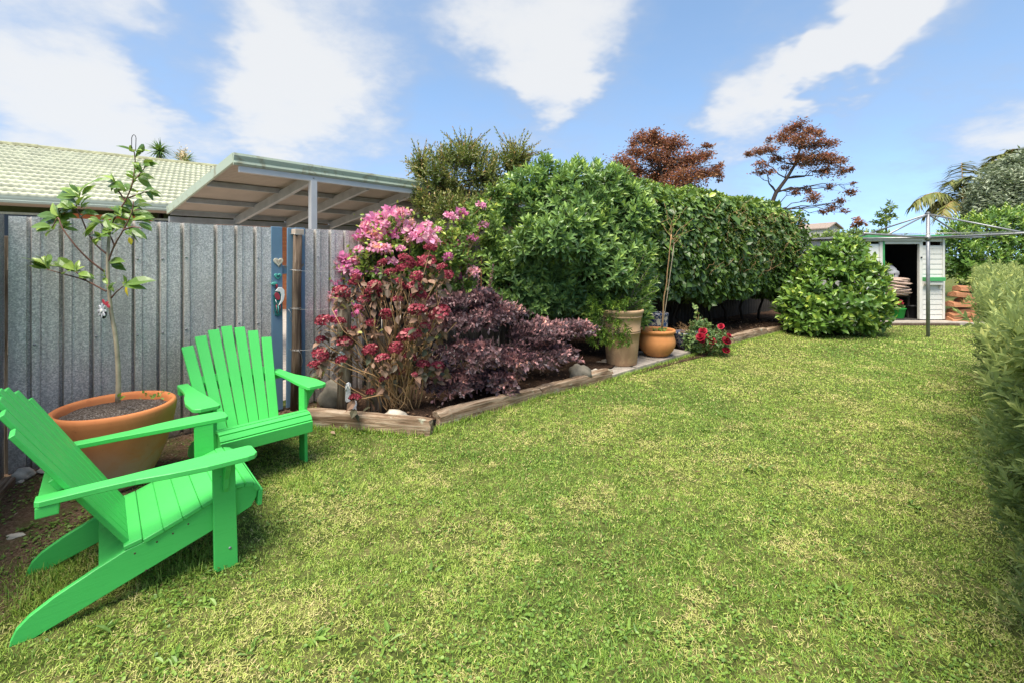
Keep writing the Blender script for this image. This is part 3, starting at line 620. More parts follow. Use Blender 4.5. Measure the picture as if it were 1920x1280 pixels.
jo2 = tf('sandal_ornament', 665, 763, p1.y-.09, 'lower half hidden silver mosaic sandal near the sleeper', 'ornament')
MB().prism([(x*.62, z*.62) for x, z in sole], -.008, .006, 'xz', .003).build('sole', M['silver'], jo2)
jh = tf('heart_ornament', 645, 666, p1.y-.11, 'silver metal heart hanging on the grey post', 'ornament')
MB().prism(heart_outline(.055), -.006, .004, 'xz', .003).build('heart', M['silver'], jh); MB().tube([(0, 0, .03), (.003, .02, .10), (0, .05, .14)], .002, 4).build('string', M['wire'], jh)
# ------------------------------------------------------------------ two green armchairs
def make_chair(loc, th, label):
    R = empty('adirondack_chair', loc, th, label=label, cat='chair', group='green garden chairs'); g = M['chair']; HWI, HWO = .262, .287
    rail = [(-.005, .305), (-.0, .335), (-.012, .362), (-.04, .378), (-.10, .375), (-.20, .345), (-.32, .300), (-.44, .258), (-.53, .240), (-.64, .195), (-.76, .14), (-.835, .095), (-.872, .058), (-.888, .02), (-.89, 0), (-.82, .0), (-.10, .235), (-.03, .262)]
    scm = MB().lathe([(.0, .0015), (.004, .001), (.0045, 0)], 8).mesh('screw_head', M['brownpost'])
    for s in (-1, 1):
        rl = MB().prism(rail, s*HWI, s*HWO, 'xz', .003).build('side_rail', g, R)
        for sx_, sz_ in ((-.30, .272), (-.36, .25), (-.42, .234), (-.50, .214), (-.46, .12)):
            b = link('screw_head', scm, rl); b.location = (sx_, s*HWO, sz_); b.rotation_euler = (-s*math.pi/2, 0, 0)
    def curve(x):
        pts = [(-.56, .222), (-.53, .240), (-.44, .258), (-.32, .300), (-.20, .345), (-.10, .375), (-.04, .378), (0, .345)]
        for (xa, za), (xb, zb) in zip(pts, pts[1:]):
            if xa <= x <= xb: return za+(zb-za)*(x-xa)/(xb-xa), math.atan2(zb-za, xb-xa)
        return .35, 0
    xs = [-.505, -.432, -.358, -.284, -.21, -.136]
    for i, x in enumerate(xs):
        z, a = curve(x); w_ = .0775 if i else .068
        MB().box((x, 0, z+.012), (w_, .60 if i else .575, .021), Matrix.Rotation(-a, 3, 'Y'), .003).build('seat_slat', g, R)
    for x, z, a in ((-.082, .391, -.02), (-.040, .384, .32), (-.008, .360, .95)): MB().box((x, 0, z), (.038, .60, .02), Matrix.Rotation(a, 3, 'Y'), .004).build('seat_slat', g, R)
    MB().box((.010, 0, .302), (.021, .60, .082), Matrix.Rotation(.06, 3, 'Y'), .003).build('apron', g, R)
    MB().box((-.575, 0, .20), (.10, .52, .02), Matrix.Rotation(-.42, 3, 'Y'), .003).build('back_rest_rail', g, R)
    for s in (-1, 1):
        lg = MB().prism([(-.197, 0), (-.094, 0), (-.108, .556), (-.205, .556)], s*.2875, s*.3125, 'xz', .003).build('front_leg', g, R)
        MB().prism([(s*.3135, .556), (s*.3135, .395), (s*.322, .39), (s*.332, .41), (s*.342, .46), (s*.385, .52), (s*.40, .556)], -.163, -.139, 'yz', .002).build('arm_bracket', g, R)
        b = MB().lathe([(.0, .004), (.006, .003), (.007, 0)], 8).build('screw_head', M['hoist'], lg); b.location = (-.13, s*.3125, .10); b.rotation_euler = (-s*math.pi/2, 0, 0)
        arm = [(-.045, .285), (-.030, .30), (-.028, .40), (-.045, .428), (-.075, .438), (-.24, .438), (-.38, .415), (-.50, .385), (-.62, .375), (-.80, .372), (-.815, .36), (-.815, .30), (-.55, .30), (-.25, .285)]
        MB().prism([(x, s*y) for x, y in arm], .5575, .582, 'xy', .003).build('arm_rest', g, R)
    MB().box((-.778, 0, .535), (.07, .735, .043), None, .004).build('rear_cross_bar', g, R)
    # seven fanned slats of the back
    bx0, bz0, bx1 = -.515, .238, -.95
    for i in range(7):
        u = i-3; top = .965-.0125*u*u+(.005 if u == 0 else 0); lean = (bx1-bx0)/(.965-bz0)
        yb, yt = u*.0735, u*.0965; z1 = top; x1 = bx0+lean*(z1-bz0)
        a = Vector((bx0-.01*(1-abs(u)/3.)*0, yb, bz0)); b = Vector((x1, yt, z1)); d = (b-a); ll = d.length
        zax = d.normalized(); yax = (Vector((0, 1, 0))-zax*zax.y).normalized(); xax = yax.cross(zax); q = Matrix((xax, yax, zax)).transposed()
        m = MB(); w0, w1, t = .0695, .079, .02
        vs = [(-t/2, -w0/2, 0), (t/2, -w0/2, 0), (t/2, w0/2, 0), (-t/2, w0/2, 0), (-t/2, -w1/2, ll), (t/2, -w1/2, ll), (t/2, w1/2, ll), (-t/2, w1/2, ll)]
        bm = bmesh.new(); vv = [bm.verts.new(v) for v in vs]
        for f in ((0, 1, 2, 3), (4, 7, 6, 5), (0, 4, 5, 1), (1, 5, 6, 2), (2, 6, 7, 3), (3, 7, 4, 0)): bm.faces.new([vv[j] for j in f])
        bmesh.ops.recalc_face_normals(bm, faces=bm.faces[:])
        m._bm(bm, a, q, .003); m.build('back_slat', g, R)
    lean = (bx1-bx0)/(.965-bz0)
    zc = .60; MB().box((bx0+lean*(zc-bz0)-.024, 0, zc), (.022, .56, .06), Matrix.Rotation(math.atan(lean), 3, 'Y'), .003).build('back_brace', g, R)
    return R
make_chair((-1.517, 2.666, 0), .719, 'near bright green slatted armchair seen from its side at lower left')
make_chair((-1.694, 3.27, 0), -.755, 'far bright green slatted armchair facing the lawn in front of the blue boards')
# ------------------------------------------------------------------ pots
def pot(name, loc, prof, m, label, soil_r, soil_z, soilm='potsoil', cat='pot', group='garden pots', bands=()):
    R = empty(name, loc, 0, label=label, cat=cat, group=group)
    MB().lathe(prof, 64, wob=.004, seed=loc[0]).build('body', m, R)
    n = 40; vs = [(0, 0, soil_z+.02)]; fs = []
    for rr in (.35, .7, 1.0):
        for k_ in range(n): a = 2*math.pi*k_/n; vs.append((soil_r*rr*math.cos(a), soil_r*rr*math.sin(a), soil_z+.02*(1-rr)+random.uniform(-.008, .008)))
    for k_ in range(n): fs.append((0, 1+k_, 1+(k_+1) % n))
    for q in range(2):
        for k_ in range(n): a = 1+q*n+k_; b = 1+q*n+(k_+1) % n; fs.append((a, a+n, b+n, b))
    MB().add(vs, fs, True).build('soil', M[soilm], R); return R
PS = 1.02; py_ = F*(H-.535*PS)/(757-Y0); pot1 = Vector(((217-960)/F*py_, py_, 0))
pot('terracotta_pot', pot1, [(r_*PS, z_*PS) for r_, z_ in [(.0, .0), (.165, .0), (.185, .02), (.235, .12), (.285, .25), (.318, .38), (.334, .47), (.338, .505), (.334, .528), (.322, .536), (.308, .532), (.298, .515), (.295, .47), (.29, .40)]], M['terra'], 'large orange terracotta pot behind the near green chair', .305, .49)
tp = G(1172, 690, .04); tp = Vector((tp.x, tp.y+.20, .058))
pot('tall_pot', tp, [(.0, 0), (.20, 0), (.207, .02), (.233, .30), (.247, .44), (.256, .445), (.258, .458), (.249, .463), (.258, .47), (.259, .482), (.251, .487), (.270, .655), (.280, .66), (.284, .675), (.274, .682), (.283, .69), (.287, .71), (.30, .725), (.303, .75), (.296, .762), (.280, .765), (.268, .755), (.262, .72), (.258, .66)], M['sandpot'], 'tall ribbed sandy clay pot on the paving slabs', .262, .69)
bw = G(1238, 673, .04); bw = Vector((bw.x, bw.y+.17, .058))
pot('bowl_pot', bw, [(.0, 0), (.13, 0), (.17, .015), (.235, .09), (.268, .17), (.272, .23), (.255, .30), (.243, .33), (.250, .345), (.268, .352), (.275, .372), (.272, .392), (.258, .40), (.242, .392), (.235, .37), (.232, .31)], M['terra2'], 'rounded orange bowl pot beside the tall clay pot', .236, .335, 'soil')
def mosaic():
    m = mat('blue_mosaic', rough=.3); t = NT(m); v = t.coord('Object'); e = t.voro(v, 17, 'Distance', 'DISTANCE_TO_EDGE'); c = t.voro(v, 17, 'Color'); g = t.n('ShaderNodeSeparateColor'); t.l(c, g.inputs[0])
    k_ = t.ramp(g.outputs[0], [(.0, (.015, .03, .09)), (.45, (.02, .05, .14)), (.55, (.03, .08, .20)), (.7, (.55, .50, .38)), (.85, (.02, .04, .10))], 'CONSTANT'); t.col(t.mix(t.ramp(e, [(.02, 1.0), (.05, 0.0)]), k_, (.55, .50, .42))); return m
M['mosaic'] = mosaic()
mp_ = at(1231, 617, 8.0); pot('mosaic_pot', Vector((mp_.x, mp_.y, .03)), [(0, 0), (.17, 0), (.18, .03), (.185, .30), (.19, .53), (.197, .555), (.19, .575), (.17, .575), (.165, .55), (.163, .50)], M['mosaic'], 'dark blue and cream mosaic pot behind the bowl pot', .165, .53)
mq = at(1290, 640, 7.75); pot('mosaic_bowl', Vector((mq.x, mq.y, .03)), [(0, 0), (.13, 0), (.15, .02), (.20, .14), (.225, .26), (.235, .275), (.225, .29), (.205, .285), (.195, .25)], M['mosaic'], 'low blue mosaic bowl with dry twigs behind the rose', .198, .245)
# ------------------------------------------------------------------ rotary clothes line
hp = G(1740, 632); hy = hp.y; HTOP = H+(Y0-400)/F*hy; HARM = H+(Y0-446)/F*hy
hoist = empty('clothes_line', hp, 0, label='grey rotary clothes line standing on the lawn before the shed', cat='clothes line')
MB().tube([(0, 0, -.05), (0, 0, HTOP)], .031, 14).build('pole', M['hoist'], hoist); MB().tube([(0, 0, HTOP-.004), (0, 0, HTOP+.02)], [.036, .03], 14).build('cap', M['hoist'], hoist)
MB().tube([(0, 0, HARM-.055), (0, 0, HARM+.045)], .048, 14).build('hub', M['hoist'], hoist)
ARM = 2.05; tips = []
for a in (-8, 82, 172, 262):
    a = math.radians(a+32); d = Vector((math.cos(a), math.sin(a), 0)); tip = d*ARM+Vector((0, 0, HARM+.04)); tips.append(tip)
    ao = MB().tube([d*.03+Vector((0, 0, HARM)), tip], .020, 10).build('arm', M['hoist'], hoist); MB().tube([Vector((0, 0, HTOP-.02)), d*1.32+Vector((0, 0, HARM+.036))], .016, 8).build('strut', M['hoist'], hoist)
for f_ in (.45, .6, .75, .9):
    for i in range(4): MB().tube([tips[i]*f_+Vector((0, 0, HARM*(1-f_)+.04*(1-f_))), tips[(i+1) % 4]*f_+Vector((0, 0, HARM*(1-f_)+.04*(1-f_)))], .0022, 4).build('line', M['wire'], hoist)
# ------------------------------------------------------------------ garden shed
sy = G(1700, 606).y; sx = lambda px: (px-960)/F*sy; szz = lambda py: H+(Y0-py)/F*sy
shed = empty('garden_shed', (sx(1745), sy, 0), 0, label='small white weatherboard shed with green trim at the end of the lawn', cat='shed'); ox = sx(1745)
def sb(name, x0, x1, y0, y1, z0, z1, m, parent=shed, bev=.003, rot=None): return MB().box(((x0+x1)/2-ox, (y0+y1)/2-0, (z0+z1)/2), (abs(x1-x0), abs(y1-y0), z1-z0), rot, bev).build(name, m, parent)
XL, XD0, XD1, XR = sx(1612), sx(1658), sx(1723), sx(1771); ZB, ZT, ZD = .09, szz(446), szz(458)
def boards(x0, x1, z0, z1, yb=0.0, h=.118):
    z = z0
    while z < z1-.02:
        hh = min(h, z1-z); o = MB().box((0, 0, hh/2), (x1-x0, .016, hh+.012), Matrix.Rotation(-.09, 3, 'X'), .002).build('weatherboard', M['shedwhite'], shed); o.location = ((x0+x1)/2-ox, yb, z); z += h
boards(XD1+.07, XR-.05, ZB, ZD-.04, .015); boards(XL, sx(1648), ZB, szz(530), .015); boards(XL, XR-.01, ZD+.06, ZT-.01, .015)
sb('corner_board', XR-.05, XR, -.015, .03, ZB, ZT, M['shedwhite']); sb('door_frame', XD1, XD1+.075, -.02, .05, ZB, ZD+.06, M['shedwhite']); sb('door_frame', XD0-.05, XD0, -.02, .05, ZB, ZD+.06, M['shedgreen'])
sb('lintel', XD0-.05, XD1, -.018, .04, ZD, ZD+.06, M['shedwhite'])
b_ = sb('door_track', XD0-.5, XD1+.06, -.07, -.03, ZD+.075, ZD+.165, M['shedwhite'])
wn = sb('window', XL+.03, sx(1648), .0, .02, szz(528), ZD, M['white']); sb('frame', sx(1648), XD0-.05, -.02, .03, ZB, ZD+.05, M['shedwhite']); sb('sill', XL, XD0-.02, -.05, .02, szz(530), szz(524), M['shedgreen'])
sb('frame', XL+.02, XL+.07, -.012, .03, szz(528), ZD, M['shedgreen'], wn)
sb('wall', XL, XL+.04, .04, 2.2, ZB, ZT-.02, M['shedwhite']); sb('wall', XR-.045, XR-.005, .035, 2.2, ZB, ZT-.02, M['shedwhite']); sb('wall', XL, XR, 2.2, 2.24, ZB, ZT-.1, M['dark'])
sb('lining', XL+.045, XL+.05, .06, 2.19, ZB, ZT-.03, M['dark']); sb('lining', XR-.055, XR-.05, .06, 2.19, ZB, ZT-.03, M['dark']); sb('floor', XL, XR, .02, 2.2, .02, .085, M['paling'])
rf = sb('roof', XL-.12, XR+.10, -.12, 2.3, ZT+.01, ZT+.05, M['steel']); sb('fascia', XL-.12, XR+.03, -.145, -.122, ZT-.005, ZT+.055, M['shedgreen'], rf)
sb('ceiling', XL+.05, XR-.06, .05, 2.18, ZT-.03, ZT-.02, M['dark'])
shf = sb('wall_shelf', sx(1728), sx(1764), -.13, -.005, szz(527), szz(520), M['shedgreen']); sb('shelf_front', sx(1729), sx(1762), -.10, -.085, szz(534), szz(527.5), M['shedwhite'], shf)
for x in (sx(1729.5), sx(1761)): MB().prism([(-.10, szz(527.5)), (-.005, szz(527.5)), (-.005, szz(542))], x-ox-.012, x-ox+.012, 'yz', .0).build('bracket', M['shedwhite'], shf)
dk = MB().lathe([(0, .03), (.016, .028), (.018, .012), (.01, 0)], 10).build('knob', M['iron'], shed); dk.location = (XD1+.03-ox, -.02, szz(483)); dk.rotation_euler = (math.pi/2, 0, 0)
for o in list(shed.children): o.location.y += 0
slabm = empty('shed_step', (0, 0, 0), kind='structure', label='weathered concrete and timber strip in front of the shed')
MB().box((sx(1700), sy-.20, .035), (2.3, .38, .07), None, .01).build('step', M['concrete'], slabm); MB().box((sx(1690), sy-.42, .025), (1.9, .06, .055), None, .008).build('timber', M['brownpost'], slabm)
MB().box((sx(1810), sy-.28, .025), (.75, .40, .05), None, .01).build('step', M['concrete'], slabm)
# contents of the doorway
def blob(name, c, r, m, label, cat, seed, n=3, amp=.2, group=None):
    bm = bmesh.new(); bmesh.ops.create_icosphere(bm, subdivisions=n+1, radius=1); rr = random.Random(seed); ph = [rr.uniform(0, 6.28) for _ in range(9)]
    for v in bm.verts:
        p = v.co; d = 1+amp*(.5*math.sin(3*p.x+ph[0]+2*p.z)+.4*math.sin(5*p.y+ph[1])+.5*math.sin(9*p.z+ph[2]+3*math.sin(2*p.x+ph[3]))+.25*math.sin(17*p.z+ph[4]+4*p.x))
        v.co = Vector((p.x*r[0]*d, p.y*r[1]*d, max(p.z, -.7)*r[2]*d))
    lo = min(v.co.z for v in bm.verts)
    for v in bm.verts: v.co.z -= lo
    me = bpy.data.meshes.new(name); bm.to_mesh(me); bm.free()
    for p in me.polygons: p.use_smooth = True
    me.materials.append(m); o = link(name, me, label=label, cat=cat, group=group); o.location = c; return o
M['canvas'] = simple('brown_canvas', (.46, .33, .26), .9, .25, 6); M['bag'] = simple('grey_bag', (.42, .42, .43), .7, .2, 6); M['bucketg'] = mat('green_plastic', (.03, .34, .05), .35); M['bucketb'] = mat('black_plastic', (.018, .018, .02), .4)
for i, (z, w_, dx) in enumerate(((.62, .35, .0), (.70, .37, .015), (.775, .35, -.02), (.85, .36, .01), (.92, .32, .02))):
    blob('folded_canvas', (sx(1691)+dx, sy+.34, z), (w_*1.05, .30, .085), M['canvas'], ['bottom brown canvas fold in the shed doorway pile', 'second brown canvas fold from the bottom of the pile', 'middle brown canvas fold in the shed pile', 'brown canvas fold just under the top one', 'topmost brown canvas fold under the grey bag'][i], 'canvas', 20+i, 3, .16, 'folded canvas pile')
tb_ = empty('storage_bench', (sx(1690), sy+.55, .085), 0, label='dark bench inside the shed carrying the canvas pile', cat='bench')
MB().box((0, 0, .515), (.86, .6, .03), None, .003).build('top', M['dark'], tb_)
for x in (-.40, .40):
    for y in (-.26, .26): MB().box((x, y, .25), (.05, .05, .50), None, .003).build('leg', M['dark'], tb_)
bgo = blob('grey_bag', (sx(1692), sy+.36, 1.0), (.18, .15, .185), M['bag'], 'bulging grey bag on top of the canvas pile in the shed', 'bag', 31, 3, .14); MB().tube([(-.06, -.15, .02), (-.03, -.165, .12), (.02, -.14, .22), (.04, -.06, .28)], .008, 5).build('strap', M['iron'], bgo)
cb = MB().box((0, 0, .11), (.22, .16, .22), Matrix.Rotation(.12, 3, 'Y'), .01).build('cardboard_box', simple('pale_card', (.45, .42, .37), .8), label='pale box right of the grey bag in the shed', cat='box'); cb.location = (sx(1709), sy+.62, 1.0)
def bucket(px, w_, h_, m, label, y):
    x = (px-960)/F*y; o = empty('bucket', (x, y, .086), 0, label=label, cat='bucket', group='buckets in the shed'); MB().lathe([(0, 0), (w_*.38, 0), (w_*.4, .01), (w_*.5, h_*.93), (w_*.54, h_*.94), (w_*.54, h_), (w_*.49, h_), (w_*.40, .06), (0, .05)], 28).build('body', m, o); return o
bucket(1682, .33, .24, M['bucketg'], 'bright green plastic bucket in the shed doorway', sy+.24); bucket(1710, .38, .30, M['bucketb'], 'black plastic tub beside the green bucket', sy+.34)
bucket(1668, .30, .22, M['bucketb'], 'black bucket half behind the leafy bush', sy+.55)
fwn = 0
for (px, py, w_, d_, h_, ry) in ((1796, 598, .50, .30, .075, -.10), (1793, 589, .46, .3, .075, -.20), (1800, 581, .48, .3, .08, -.12), (1796, 570, .44, .3, .085, .0), (1810, 562, .36, .28, .09, .03), (1798, 552, .40, .28, .085, .05), (1808, 541, .34, .25, .07, .1), (1824, 590, .3, .35, .10, .1), (1826, 574, .3, .3, .11, -.1)):
    y = sy-.02+random.uniform(-.05, .05); c = at(px, py, y); m = MB(); fwn += 1
    poly = [(-d_/2, -h_/2), (d_/2*.9, -h_/2*1.05), (d_/2, h_/2*.7), (.02, h_/2), (-d_/2*.95, h_/2*.8)]
    h_ = .128; poly = [(-d_/2, -h_/2), (d_/2*.9, -h_/2*1.05), (d_/2*random.uniform(.6, 1), h_/2*random.uniform(.1, .7)), (d_*random.uniform(-.15, .15), h_/2), (-d_/2*random.uniform(.7, 1), h_/2*random.uniform(.2, .8))]
    w_ *= random.uniform(.82, 1.12); ry += random.uniform(-.08, .08); o = m.prism(poly, -w_/2, w_/2, 'yz', .006).build('firewood', M['firewood'], label='split %s firewood log %s of the stack beside the shed' % (('reddish', 'brown', 'orange')[fwn % 3], ('at the very bottom', 'second from the bottom', 'third from the bottom', 'in the middle', 'above the middle', 'near the top', 'at the top', 'low at the right end', 'high at the right end')[fwn-1]), cat='firewood', group='firewood stack')
    o.location = (c.x, y, c.z); o.rotation_euler = (0, ry*.8, random.uniform(-.1, .1))
# ------------------------------------------------------------------ paling fence behind the hedge
pf = empty('paling_fence', W0, 0, label='dark wooden paling fence behind the shrubs and hedge', cat='fence')
for a, b in ((W0, W1), (W1, W2)):
    d = b-a; L_ = d.length; an = math.atan2(d.y, d.x); u = d.normalized(); n = int(L_/.128)
    pm = [MB().box((0, 0, hh/2), (.112, .018, hh), None, .003).mesh('paling', M['paling']) for hh in (1.68, 1.70, 1.72)]
    for i in range(n):
        p = a+u*(.064+i*.128)-W0; o = link('paling', pm[i % 3], pf); o.location = (p.x, p.y, .04+random.uniform(-.01, .01)); o.rotation_euler = (0, random.gauss(0, .008), an)
    nrm_ = Vector((-u.y, u.x, 0))
    for z in (.4, 1.4): c = (a+b)/2-W0+nrm_*.05; MB().box((c.x, c.y, z), (L_, .045, .09), rotz(an), .003).build('rail', M['paling'], pf)
# ================================================================== plants
def arr(v): return np.array(v, float)
def tubes(mb, name, m, parent, off=(0, 0, 0), **k):
    mb.v = [(v[0]-off[0], v[1]-off[1], v[2]-off[2]) for v in mb.v]; return mb.build(name, m, parent, **k)
# ---- clipped climbing hedge over the paling fence
M['hedge'] = leafmat('hedge_leaf', [(0, (0.035, 0.073, 0.014)), (0.45, (0.081, 0.153, 0.027)), (0.8, (0.198, 0.313, 0.049)), (1, (0.505, 0.595, 0.098))], .38, .2, .5)
M['olive'] = leafmat('bronze_olive_leaf', [(0, (0.06, 0.098, 0.026)), (0.45, (0.143, 0.189, 0.042)), (0.75, (0.285, 0.28, 0.065)), (1, (0.405, 0.224, 0.098))], .4, .2, .5)
def hedge():
    A = arr(at(1190, 400, 7.75)); A[2] = 0; B = arr(at(1513, 400, 10.9)); B[2] = 0; u = (B-A)/np.linalg.norm(B-A); n = np.array([u[1], -u[0], 0]); L_ = np.linalg.norm(B-A)
    root = empty('climber_hedge', tuple((A+B)/2-n*.7), 0, label='large clipped glossy climber hedge arching over the paling fence', cat='hedge'); off = tuple((A+B)/2-n*.7)
    def top(s): return 2.72+.035*np.sin(s*1.1+.5)+.03*np.sin(s*3.7)-.95*np.clip((s-L_+1.25)/1.25, 0, 1)**2
    def bot(s): return .86-.05*s/L_*4+.07*np.sin(s*2.1)+.05*np.sin(s*5.3)
    def depth(s, z):                                    # outward bulge of the face
        t = (z-bot(s))/(top(s)-bot(s)); return .26*np.sin(np.clip(t, 0, 1)*math.pi)**.5-.10+.02*np.sin(s*1.9+z*3)+.03*np.sin(s*6.1-z*5)+.02*np.sin(s*11+z*9)-.75*np.clip((s-L_+.9)/.9, 0, 1)**2
    lv = Leaves()
    N_ = 23000; s = RNG.uniform(-.6, L_, N_); zt = RNG.uniform(0, 1, N_); z = bot(s)+(top(s)-bot(s))*zt; d = depth(s, z)-RNG.exponential(.045, N_)+.03
    P = A+u*s[:, None]+n*d[:, None]; P[:, 2] = z
    Nn = n+np.array([0, 0, .55])+RNG.normal(0, .42, (N_, 3)); D = np.array([0, 0, -.8])+n*.25+RNG.normal(0, .6, (N_, 3))
    sz = RNG.gamma(8, .0108, N_); fresh = (z > top(s)-.35)*.42*np.clip((z-top(s)+.35)/.25, 0, 1)
    patch = .5+.5*np.sin(s*1.9+z*2.3); lv.add(P, D, Nn, sz, sz*.74, RNG.beta(1.6, 2.6, N_)*.8+fresh*RNG.uniform(0, 1, N_)+.10*patch, 'leaf')
    N2 = 13000; s = RNG.uniform(-.6, L_, N2); w = RNG.uniform(0, 1, N2); P = A+u*s[:, None]+n*(depth(s, top(s)-.02)-w*1.7)[:, None]; P[:, 2] = top(s)+RNG.normal(0, .05, N2)-.10*(w < .06)
    sz = RNG.uniform(.055, .105, N2); lv.add(P, np.array([0, 0, .1])+RNG.normal(0, .6, (N2, 3)), np.array([0, 0, 1])+RNG.normal(0, .5, (N2, 3)), sz, sz*.72, RNG.uniform(.35, 1, N2), 'leaf')
    N3 = 2600; s = RNG.uniform(-.5, L_, N3); P = A+u*s[:, None]+n*(depth(s, top(s))-RNG.uniform(0, 1.2, N3))[:, None]; P[:, 2] = top(s)+.05
    Ad = np.array([0, 0, 1])+n*.3+RNG.normal(0, .45, (N3, 3)); lv.shoots(P+unit(Ad)*.05, Ad, 5, .10, .06, .04, tint=RNG.uniform(.4, 1, N3), fresh=.3)
    # underside and far end
    N4 = 6000; s = RNG.uniform(-.3, L_, N4); w = RNG.uniform(0, 1.5, N4); P = A+u*s[:, None]+n*(depth(s, bot(s)+.1)-w)[:, None]; P[:, 2] = bot(s)+RNG.exponential(.10, N4)-.02
    lv.add(P, np.array([0, 0, -.6])+RNG.normal(0, .6, (N4, 3)), n*.5+RNG.normal(0, .7, (N4, 3)), RNG.uniform(.05, .08, N4), RNG.uniform(.035, .06, N4), RNG.beta(2, 4, N4)*.6, 'leaf')
    N5 = 5000; z = RNG.uniform(.8, 2.6, N5); w = RNG.uniform(-.2, 1.6, N5); se = L_-.25-.55*((z-1.7)/1.1)**2+RNG.normal(0, .08, N5); P = A+u*se[:, None]-n*w[:, None]; P[:, 2] = z
    lv.add(P, np.array([0, 0, -.7])+RNG.normal(0, .6, (N5, 3)), u+RNG.normal(0, .5, (N5, 3)), RNG.uniform(.055, .09, N5), RNG.uniform(.04, .065, N5), RNG.beta(2, 3, N5)*.8, 'leaf')
    N6 = 5200; s = RNG.normal(L_*.62, .95, N6); z = RNG.normal(1.85, .42, N6); k_ = (s > 0) & (s < L_-.5) & (z > bot(s)+.2) & (z < top(s)-.2); s, z = s[k_], z[k_]; P = A+u*s[:, None]+n*(depth(s, z)+RNG.uniform(-.01, .06, len(s)))[:, None]; P[:, 2] = z
    l2 = Leaves(); l2.add(P, np.array([0, 0, -.5])+RNG.normal(0, .7, (len(s), 3)), n+np.array([0, 0, .4])+RNG.normal(0, .5, (len(s), 3)), RNG.uniform(.03, .06, len(s)), RNG.uniform(.018, .036, len(s)), RNG.uniform(.1, .95, len(s)), 'leaf'); l2.build('young_foliage', M['olive'], root, off, kind='stuff')
    lv.build('foliage', M['hedge'], root, off, kind='stuff')
    # woody inside
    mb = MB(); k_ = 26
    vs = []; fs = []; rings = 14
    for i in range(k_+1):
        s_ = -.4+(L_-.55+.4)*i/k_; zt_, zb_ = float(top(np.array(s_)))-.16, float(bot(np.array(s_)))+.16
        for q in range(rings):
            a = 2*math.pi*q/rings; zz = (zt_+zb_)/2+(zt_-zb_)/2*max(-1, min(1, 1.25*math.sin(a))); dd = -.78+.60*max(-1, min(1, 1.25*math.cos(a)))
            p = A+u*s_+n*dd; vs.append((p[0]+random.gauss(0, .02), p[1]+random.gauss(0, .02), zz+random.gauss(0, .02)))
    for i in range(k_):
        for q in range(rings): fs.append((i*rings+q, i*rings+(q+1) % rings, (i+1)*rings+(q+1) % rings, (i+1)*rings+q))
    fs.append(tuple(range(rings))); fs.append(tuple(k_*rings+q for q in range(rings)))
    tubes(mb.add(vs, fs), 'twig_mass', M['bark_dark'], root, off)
    for i in range(9):
        st = MB(); s_ = .3+i*(L_-.8)/8; a = A+u*s_-n*(.95+random.uniform(-.15, .15)); limb((a[0], a[1], .03), (a[0]+random.uniform(-.2, .2), a[1]+random.uniform(-.2, .2), 1.5), .035, .02, st); tubes(st, 'stem', M['bark_dark'], root, off)
    st = MB()
    for i in range(110):
        s_ = random.choice((random.uniform(.1, L_-.6), random.gauss(L_*.6, .8))); p = A+u*s_+n*(float(depth(np.array(s_), np.array(1.7)))+.02); z_ = random.uniform(1.1, 2.4)
        limb((p[0], p[1], z_), (p[0]+random.gauss(0, .16), p[1]+random.gauss(0, .1), z_+random.uniform(.12, .35)), .004, .002, st, 4, .1, 0, 4)
    tubes(st, 'twigs', M['twig'], root, off, kind='stuff')
hedge()
